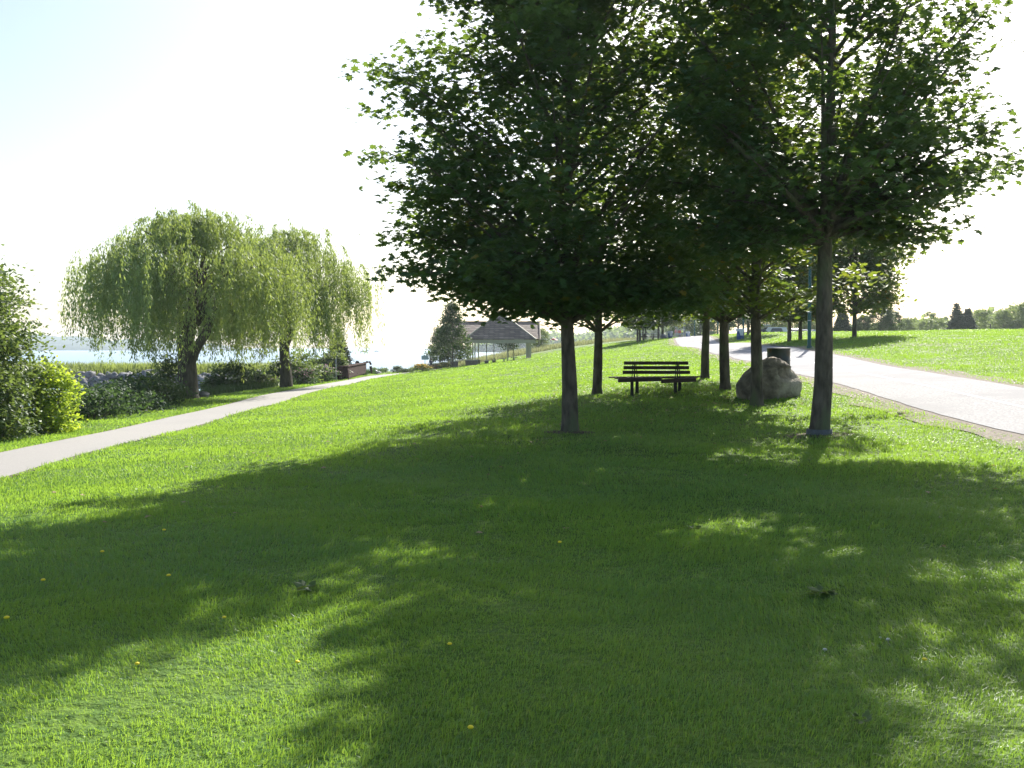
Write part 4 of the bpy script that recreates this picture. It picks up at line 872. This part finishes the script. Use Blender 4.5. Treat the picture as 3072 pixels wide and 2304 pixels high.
# guard rail on right skyline
e = empty('rail_fence', atz(1012, 172)); tag(e, 'low rail fence under the tall stand at the right edge', 'fence')
ge = Geo(); ge.box((0, 0, .55), (12, .05, .12)); ge.box((0, 0, .25), (12, .05, .1)); ge.obj('rail', M['grey'], e)
for k in range(7):
    ge = Geo(); ge.box((-5.9 + k * 1.96, .06, .3), (.1, .1, .9)); ge.obj('fence_post', M['wood'], e)
e = empty('beach_umbrella', atz(554, 152, .2)); tag(e, 'small red and white umbrella beyond the meadow right of the pavilion', 'umbrella')
ge = Geo(); ge.tube([(0, 0, 0), (0, 0, 1.5)], .02, 6); ge.obj('pole', M['white'], e); ge = Geo(); ge.lathe([(0, 1.6), (.3, 1.52), (.6, 1.3)], 12); ge.obj('canopy', M['red'], e)

# ------------------------------------------------------------------ boats and bird
BGp = 'small boats far out on the lake'
for u, Y, L, lab in [(363, 960, 5.0, 'long low boat nearest the conifer on the far water'), (367.6, 1250, 4.5, 'upper of the three distant boats, in the middle'), (376.6, 1050, 4.6, 'rightmost distant boat on the water')]:
    X = (u - 512) / F * Y; e = empty('small_boat', (X, Y, WATER + EYE), .3); tag(e, lab, 'boat', BGp)
    ge = Geo(); V = []
    for t in np.linspace(-1, 1, 9):
        w = .85 * (1 - abs(t) ** 3) + .05; V += [(t * L / 2, -w, .75 + .25 * t * t), (t * L / 2 * .92, -w * .6, -.1), (t * L / 2 * .92, w * .6, -.1), (t * L / 2, w, .75 + .25 * t * t)]
    ge.add(V, [[i * 4 + k, i * 4 + k + 1, i * 4 + k + 5, i * 4 + k + 4] for i in range(8) for k in range(3)] + [[i * 4 + 3, i * 4, i * 4 + 4, i * 4 + 7] for i in range(8)]); ge.obj('hull', M['carb'], e, True)
    ge = Geo(); ge.box((-.3, 0, 1.05), (1.5, .9, .7), taper=.8); ge.obj('cabin', M['grey'], e)
def bird():
    x, y, z = at(378, 90); me = bpy.data.meshes.new('bird'); P = [(0, 0, .18, .075), (.10, 0, .17, .06), (.20, 0, .15, .02), (-.09, 0, .22, .05), (-.12, 0, .29, .035), (-.16, 0, .31, .033), (-.21, 0, .305, .006)]
    ge = Geo(); Pn = np.array([P[2][:3], P[1][:3], P[0][:3], P[3][:3], P[4][:3], P[5][:3], P[6][:3]]); ge.tube(Pn, [.02, .06, .075, .055, .035, .036, .005], 10)
    for s in (-1, 1): ge.tube([(0, s * .025, .13), (0, s * .025, 0), (-.04, s * .025, 0)], .007, 5)
    ge.v = [v * 1.5 for v in ge.v]
    o = ge.obj('bird', M['grey'], None, True, loc=(x, y, z + .03)); tag(o, 'small grey bird standing on the footpath near its bend', 'bird')
bird()

# ------------------------------------------------------------------ people (tiny in the picture)
def person(loc, rz, top, legs, label, sit=False):
    e = empty('person', loc, rz); tag(e, label, 'person', 'people far off in the park')
    if sit: J = {'pel': (0, 0, .48), 'ch': (0, .03, .92), 'nk': (0, .02, 1.05), 'hd': (0, -.01, 1.16), 'ht': (0, 0, 1.30)}
    else: J = {'pel': (0, 0, .93), 'ch': (0, .02, 1.32), 'nk': (0, .01, 1.47), 'hd': (0, -.01, 1.58), 'ht': (0, 0, 1.72)}
    vs = [J['pel'], J['ch'], J['nk'], J['hd'], J['ht']]; ed = [(0, 1), (1, 2), (2, 3), (3, 4)]; rd = [.15, .16, .06, .09, .07]
    dz = J['ch'][2]
    for s in (-1, 1):
        i = len(vs); vs += [(s * .18, .02, dz + .06), (s * .24, 0, dz - .22), (s * .22, -.10, dz - .46), (s * .21, -.14, dz - .55)]; rd += [.06, .045, .035, .03]; ed += [(1, i), (i, i + 1), (i + 1, i + 2), (i + 2, i + 3)]
        i = len(vs)
        if sit: vs += [(s * .10, -.05, .47), (s * .12, -.45, .48), (s * .12, -.45, .09), (s * .12, -.58, .04)]
        else: vs += [(s * .09, 0, .86), (s * .10, -.02, .48), (s * .11, .02, .05), (s * .12, -.13, .04)]
        rd += [.10, .07, .045, .04]; ed += [(0, i), (i, i + 1), (i + 1, i + 2), (i + 2, i + 3)]
    me = bpy.data.meshes.new('person_body'); me.from_pydata(vs, ed, []); o = link('body', me, e)
    m = o.modifiers.new('skin', 'SKIN')
    for k, sv in enumerate(me.skin_vertices[0].data): sv.radius = (rd[k], rd[k] * .8); sv.use_root = (k == 0)
    o.modifiers.new('sub', 'SUBSURF').levels = 1; o.modifiers['sub'].render_levels = 2
    m_, n, l, p = newmat('clothes'); tc = n.new('ShaderNodeTexCoord'); sx = n.new('ShaderNodeSeparateXYZ'); l.new(tc.outputs['Object'], sx.inputs[0])
    r_ = n.new('ShaderNodeValToRGB'); r_.color_ramp.interpolation = 'CONSTANT'; el = r_.color_ramp.elements; el[0].position = 0; el[0].color = (*legs, 1); el[1].position = (J['pel'][2] + .03) / 2; el[1].color = (*top, 1); x_ = el.new(J['nk'][2] / 2); x_.color = (.5, .32, .24, 1)
    dv = n.new('ShaderNodeMath'); dv.operation = 'DIVIDE'; dv.inputs[1].default_value = 2; l.new(sx.outputs[2], dv.inputs[0]); l.new(dv.outputs[0], r_.inputs[0]); l.new(r_.outputs[0], p.inputs['Base Color']); me.materials.append(m_)
    ge = Geo(); hz = J['hd'][2]; ge.lathe([(0, .16), (.07, .145), (.105, .08), (.10, .0), (.08, -.05)], 12, (0, .025, hz)); ge.obj('hair', M['hair'], e, True)
person(atz(676, 150), .3, (.6, .25, .3), (.6, .5, .5), 'person in a pink top on the far end of the paved path')
person(atz(679.5, 152), 2.2, (.5, .08, .08), (.1, .1, .15), 'person in a red top at the right of the pair on the far path')
person(atz(431, 113), .2, (.04, .045, .07), (.05, .05, .08), 'person in dark clothing sitting beyond the orange flower bush', True)

# ------------------------------------------------------------------ small things on the lawn
def dandelion_mesh():
    ge = Geo(); ge.lathe([(0, .012), (.011, .010), (.017, .003), (.012, -.003), (0, -.005)], 10, (0, 0, .062)); h = ge.mesh('dandelion_flower', True); h.materials.append(M['yellow'])
    ge = Geo(); ge.tube([(0, 0, -.01), (.003, 0, .03), (0, 0, .06)], .0018, 5); s = ge.mesh('dandelion_stem'); s.materials.append(M['grass']); return h, s
dh, ds = dandelion_mesh()
spots = [((162, 534.5), 'in the shade at far left, highest up the slope'), ((99.5, 557), 'in the shade, second from the left edge of the long shadow'), ((39.5, 587), 'in the shade close to the left edge'), ((2, 627), 'cut by the left edge on the shadow border'), ((221.5, 625), 'in full sun between the two long shadows'), ((133, 674), 'small, in full sun at the lower left'), ((449, 653), 'on the shaded finger near the bottom middle'), ((560, 548), 'in the wide shade below the left front maple'), ((929, 670.5), 'in full sun at the lower right'), ((470, 741), 'at the bottom edge in the shade'), ((166, 583), 'faint, alone in the middle of the long shadow'), ((295, 673), 'at the tip of the shaded finger')]
for (u, v), lab in spots:
    x, y, z = hit(u, v + 4); e = empty('dandelion', (x, y, z), random.random() * 6); s = .8 + .25 * (y > 6); e.scale = (s, s, s)
    tag(e, 'yellow dandelion ' + lab, 'dandelion', 'dandelions in the lawn'); link('flower_head', dh, e); link('stem', ds, e)
for (u, v), lab, s in [((828, 656), 'white mushroom cap in the shade at lower right', 1.0), ((892, 647), 'pale mushroom in the sun patch at lower right', 1.1), ((884, 643), 'tiny pale mushroom beside the one in the sun patch', .7)]:
    x, y, z = hit(u, v); ge = Geo(); ge.lathe([(0, .055), (.018, .05), (.028, .036), (.026, .03), (.008, .03), (.007, 0)], 12); o = ge.obj('mushroom', M['white_cap'], None, True, loc=(x, y, z)); o.scale = (s * .42, s * .42, s * .42); tag(o, lab, 'mushroom', 'pale mushrooms in the lawn')
def weed(u, v, lab, seed, s=.055):
    x, y, z = hit(u, v); q = np.random.default_rng(seed); ge = Geo(); n = 14; a = np.linspace(0, 6.28, n); d = np.stack([np.cos(a), np.sin(a), np.full(n, .5)], -1); leaves(ge, d * .02 + [0, 0, .03], s, OVAL, q, up=.5, droop=-.3, direction=d)
    o = ge.obj('broadleaf_weed', M['bush_leaf'], None, loc=(x, y, z)); tag(o, lab, 'weed', 'broad-leaved weeds in the lawn')
weed(694, 533, 'broad-leaved weed catching light below the maple by the boulder', 1); weed(826, 600, 'broad-leaved weed in the shade at right', 2, .09); weed(866, 734, 'broad-leaved weed by the lower right sun edge', 3, .035); weed(305, 594, 'broad-leaved weed where the sun strip begins', 4, .08)
# fallen leaves
q = np.random.default_rng(9); n = 900; cx = q.choice([2.5, 6.0, 5.5, 8.4, 3.5], n); X = cx + q.normal(size=n) * 2.2; Y = 27 + q.normal(size=n) * 4.5
X2 = (q.random(350) - .5) * 26 + 3; Y2 = 8 + 38 * q.random(350); X = np.r_[X, X2]; Y = np.r_[Y, Y2]; ok = (dist_to(LR, X, Y) > .1) & (dist_to(LL, X, Y) > .1); X = X[ok]; Y = Y[ok]; ge = Geo(); leaves(ge, np.stack([X, Y, G(X, Y) + .04], -1), .062, STAR, q, up=.75, droop=0)
tag(ge.obj('fallen_leaves', M['dry_leaf']), 'scattered dry fallen leaves on the grass around the bench and trees', 'fallen leaves', kind='stuff')
for (u, v), lab in [((480, 512), 'curled brown leaf in the shade at middle'), ((943, 553), 'dark brown leaf in the shade at right')]:
    x, y, z = hit(u, v); ge = Geo(); leaves(ge, np.array([[0, 0, .04], [.02, .01, .05]]), .06, STAR, q, up=.4, droop=0); o = ge.obj('fallen_leaf', M['dry_leaf'], None, loc=(x, y, z)); tag(o, lab, 'leaf', 'curled brown leaves in the shade')
# bare soil round the two front trunks
for u, Y, sx in [(570, 18.5, .42), (820, 16.5, .5)]:
    x, y, z = at(u, Y); ge = Geo(); th = np.arange(28) * 2 * math.pi / 28; q = np.random.default_rng(int(u)); rad = sx * (1 + .2 * (q.random(28) - .5)); V = [(x, y, z + .05)] + [(x + math.cos(t) * a * 1.2, y + math.sin(t) * a, g(x + math.cos(t) * a * 1.2, y + math.sin(t) * a) + .012) for t, a in zip(th, rad)]
    ge.add(V, [[0, 1 + i, 1 + (i + 1) % 28] for i in range(28)]); tag(ge.obj('bare_soil', M['dirt'], None, True), kind='structure')

# ------------------------------------------------------------------ distant shore and hills
def ridge(name, pts, depth, mat, seed):
    """land mass: (u, Y, top row) stations"""
    q = np.random.default_rng(seed); u = np.array([p[0] for p in pts], float); Y = np.array([p[1] for p in pts], float); v = np.array([p[2] for p in pts], float)
    uu = np.linspace(u[0], u[-1], 160); YYs = np.interp(uu, u, Y); H = (HV - np.interp(uu, u, v)) / F * YYs; H = H + .10 * H * (np.convolve(q.normal(size=170), np.ones(5) / 5, 'same')[5:-5])
    V = []
    for f, hh in [(0, -8), (.02, WATER + 1.0), (.25, .6), (.5, 1), (1.0, -8)]:
        zz = np.full(160, hh) if abs(hh) > 1.01 else (WATER + (H - WATER) * hh); V.append(np.stack([(uu - 512) / F * YYs, YYs + depth * f, zz + EYE], -1))
    V = np.stack(V); n = 160; i = np.arange(4)[:, None] * n; j = np.arange(n - 1)[None]; ge = Geo(); ge.add(V.reshape(-1, 3), np.stack([i + j, i + j + 1, i + n + j + 1, i + n + j], -1).reshape(-1, 4))
    return tag(ge.obj(name, mat, None, True), kind='structure')
M['hill'] = surf('wooded_hill', (.035, .065, .05), (.02, .04, .035), .03, .9, 2.0, .08)
ridge('hills', [(-260, 1500, 330), (-60, 1500, 331), (20, 1500, 335), (60, 1500, 337), (74, 1500, 340.5), (84, 1500, 338), (130, 1500, 339), (180, 1550, 343), (215, 1600, 347)], 300, M['hill'], 1)
ridge('far_shore', [(476, 900, 347), (500, 880, 342), (540, 850, 338), (580, 800, 340), (620, 620, 338), (660, 520, 334), (700, 450, 333), (780, 420, 334), (860, 420, 331), (960, 420, 331), (1100, 420, 330)], 160, M['hill'], 2)
def treeline(name, pts, n, leaf, label, seed, mat='far_leaf'):
    q = np.random.default_rng(seed); u = np.array([p[0] for p in pts], float); c = []
    for k in range(n):
        uu = u[0] + (u[-1] - u[0]) * q.random(); Y = np.interp(uu, u, [p[1] for p in pts]) + 60 * q.random(); v = np.interp(uu, u, [p[2] for p in pts]); top = (HV - v) / F * Y * (.75 + .35 * q.random()); bot = WATER + 1.5
        X = (uu - 512) / F * Y; Rr = 3.5 + 3 * q.random(); m = 90
        d = q.normal(size=(m, 3)); d /= np.linalg.norm(d, axis=1)[:, None]; P = np.stack([X + d[:, 0] * Rr, Y + d[:, 1] * Rr, (top + bot) / 2 + EYE + d[:, 2] * (top - bot) / 2 + q.normal(size=m) * .5], -1); c.append(P)
    ge = Geo(); leaves(ge, np.concatenate(c), leaf, RHOMB, q, up=.2); tag(ge.obj(name, M[mat]), label, 'wood', kind='stuff')
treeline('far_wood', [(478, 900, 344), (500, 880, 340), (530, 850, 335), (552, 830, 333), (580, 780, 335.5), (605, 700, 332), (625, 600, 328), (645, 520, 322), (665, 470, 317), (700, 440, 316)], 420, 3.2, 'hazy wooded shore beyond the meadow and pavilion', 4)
treeline('right_wood', [(840, 330, 327), (900, 330, 325), (960, 330, 318), (1000, 320, 312), (1060, 300, 302), (1120, 300, 300)], 260, 2.2, 'hazy wood behind the right skyline trees', 5)

# ------------------------------------------------------------------ haze
ge = Geo(); ge.box((0, 900, 11), (3800, 2200, 42)); hz = ge.obj('haze', None); hz.data.materials.clear()
m = bpy.data.materials.new('haze'); m.use_nodes = True; nt = m.node_tree; nt.nodes.remove(nt.nodes['Principled BSDF'])
v = nt.nodes.new('ShaderNodeVolumePrincipled'); v.inputs['Density'].default_value = .0002; v.inputs['Color'].default_value = (.82, .92, 1, 1); v.inputs['Anisotropy'].default_value = .35
nt.links.new(v.outputs[0], nt.nodes['Material Output'].inputs['Volume']); hz.data.materials.append(m)
tag(hz, 'thin pale summer haze over the lake and park', 'haze', kind='stuff')

# ------------------------------------------------------------------ light, camera
SUN_AZ, SUN_EL = 20.0, 36.0
w = bpy.data.worlds.new('World'); bpy.context.scene.world = w; w.use_nodes = True
n = w.node_tree.nodes; l = w.node_tree.links; bg = n['Background']; bg.inputs['Strength'].default_value = .086
sk = n.new('ShaderNodeTexSky'); sk.sky_type = 'NISHITA'; sk.sun_disc = False; sk.sun_elevation = R(SUN_EL); sk.sun_rotation = R(SUN_AZ); sk.air_density = 1.0; sk.dust_density = 1.8; sk.ozone_density = 1.0
l.new(sk.outputs[0], bg.inputs['Color'])
L = bpy.data.lights.new('sun', 'SUN'); L.energy = 5.0; L.angle = R(.53); L.color = (1, .95, .86)
so = bpy.data.objects.new('sun', L); C.objects.link(so)
d = Vector((-math.sin(R(SUN_AZ)) * math.cos(R(SUN_EL)), -math.cos(R(SUN_AZ)) * math.cos(R(SUN_EL)), -math.sin(R(SUN_EL))))
so.rotation_euler = d.to_track_quat('-Z', 'Y').to_euler(); so.location = (20, 40, 40)
cam = bpy.data.cameras.new('camera'); co = bpy.data.objects.new('camera', cam); C.objects.link(co)
cam.sensor_width = 36; cam.lens = 36 * F / 1024; cam.clip_end = 20000; cam.clip_start = .05
co.location = (0, 0, EYE); co.rotation_euler = (R(90) - math.atan((384 - HV) / F), 0, 0)
sc = bpy.context.scene; sc.camera = co
sc.view_settings.view_transform = 'Standard'; sc.view_settings.look = 'None'; sc.view_settings.gamma = 1; sc.view_settings.exposure = 1.18
sc.render.resolution_x = 1024; sc.render.resolution_y = 768
cy = sc.cycles; cy.max_bounces = 6; cy.diffuse_bounces = 3; cy.glossy_bounces = 2; cy.transmission_bounces = 4; cy.volume_bounces = 1; cy.use_denoising = True
cy.sample_clamp_indirect = 8
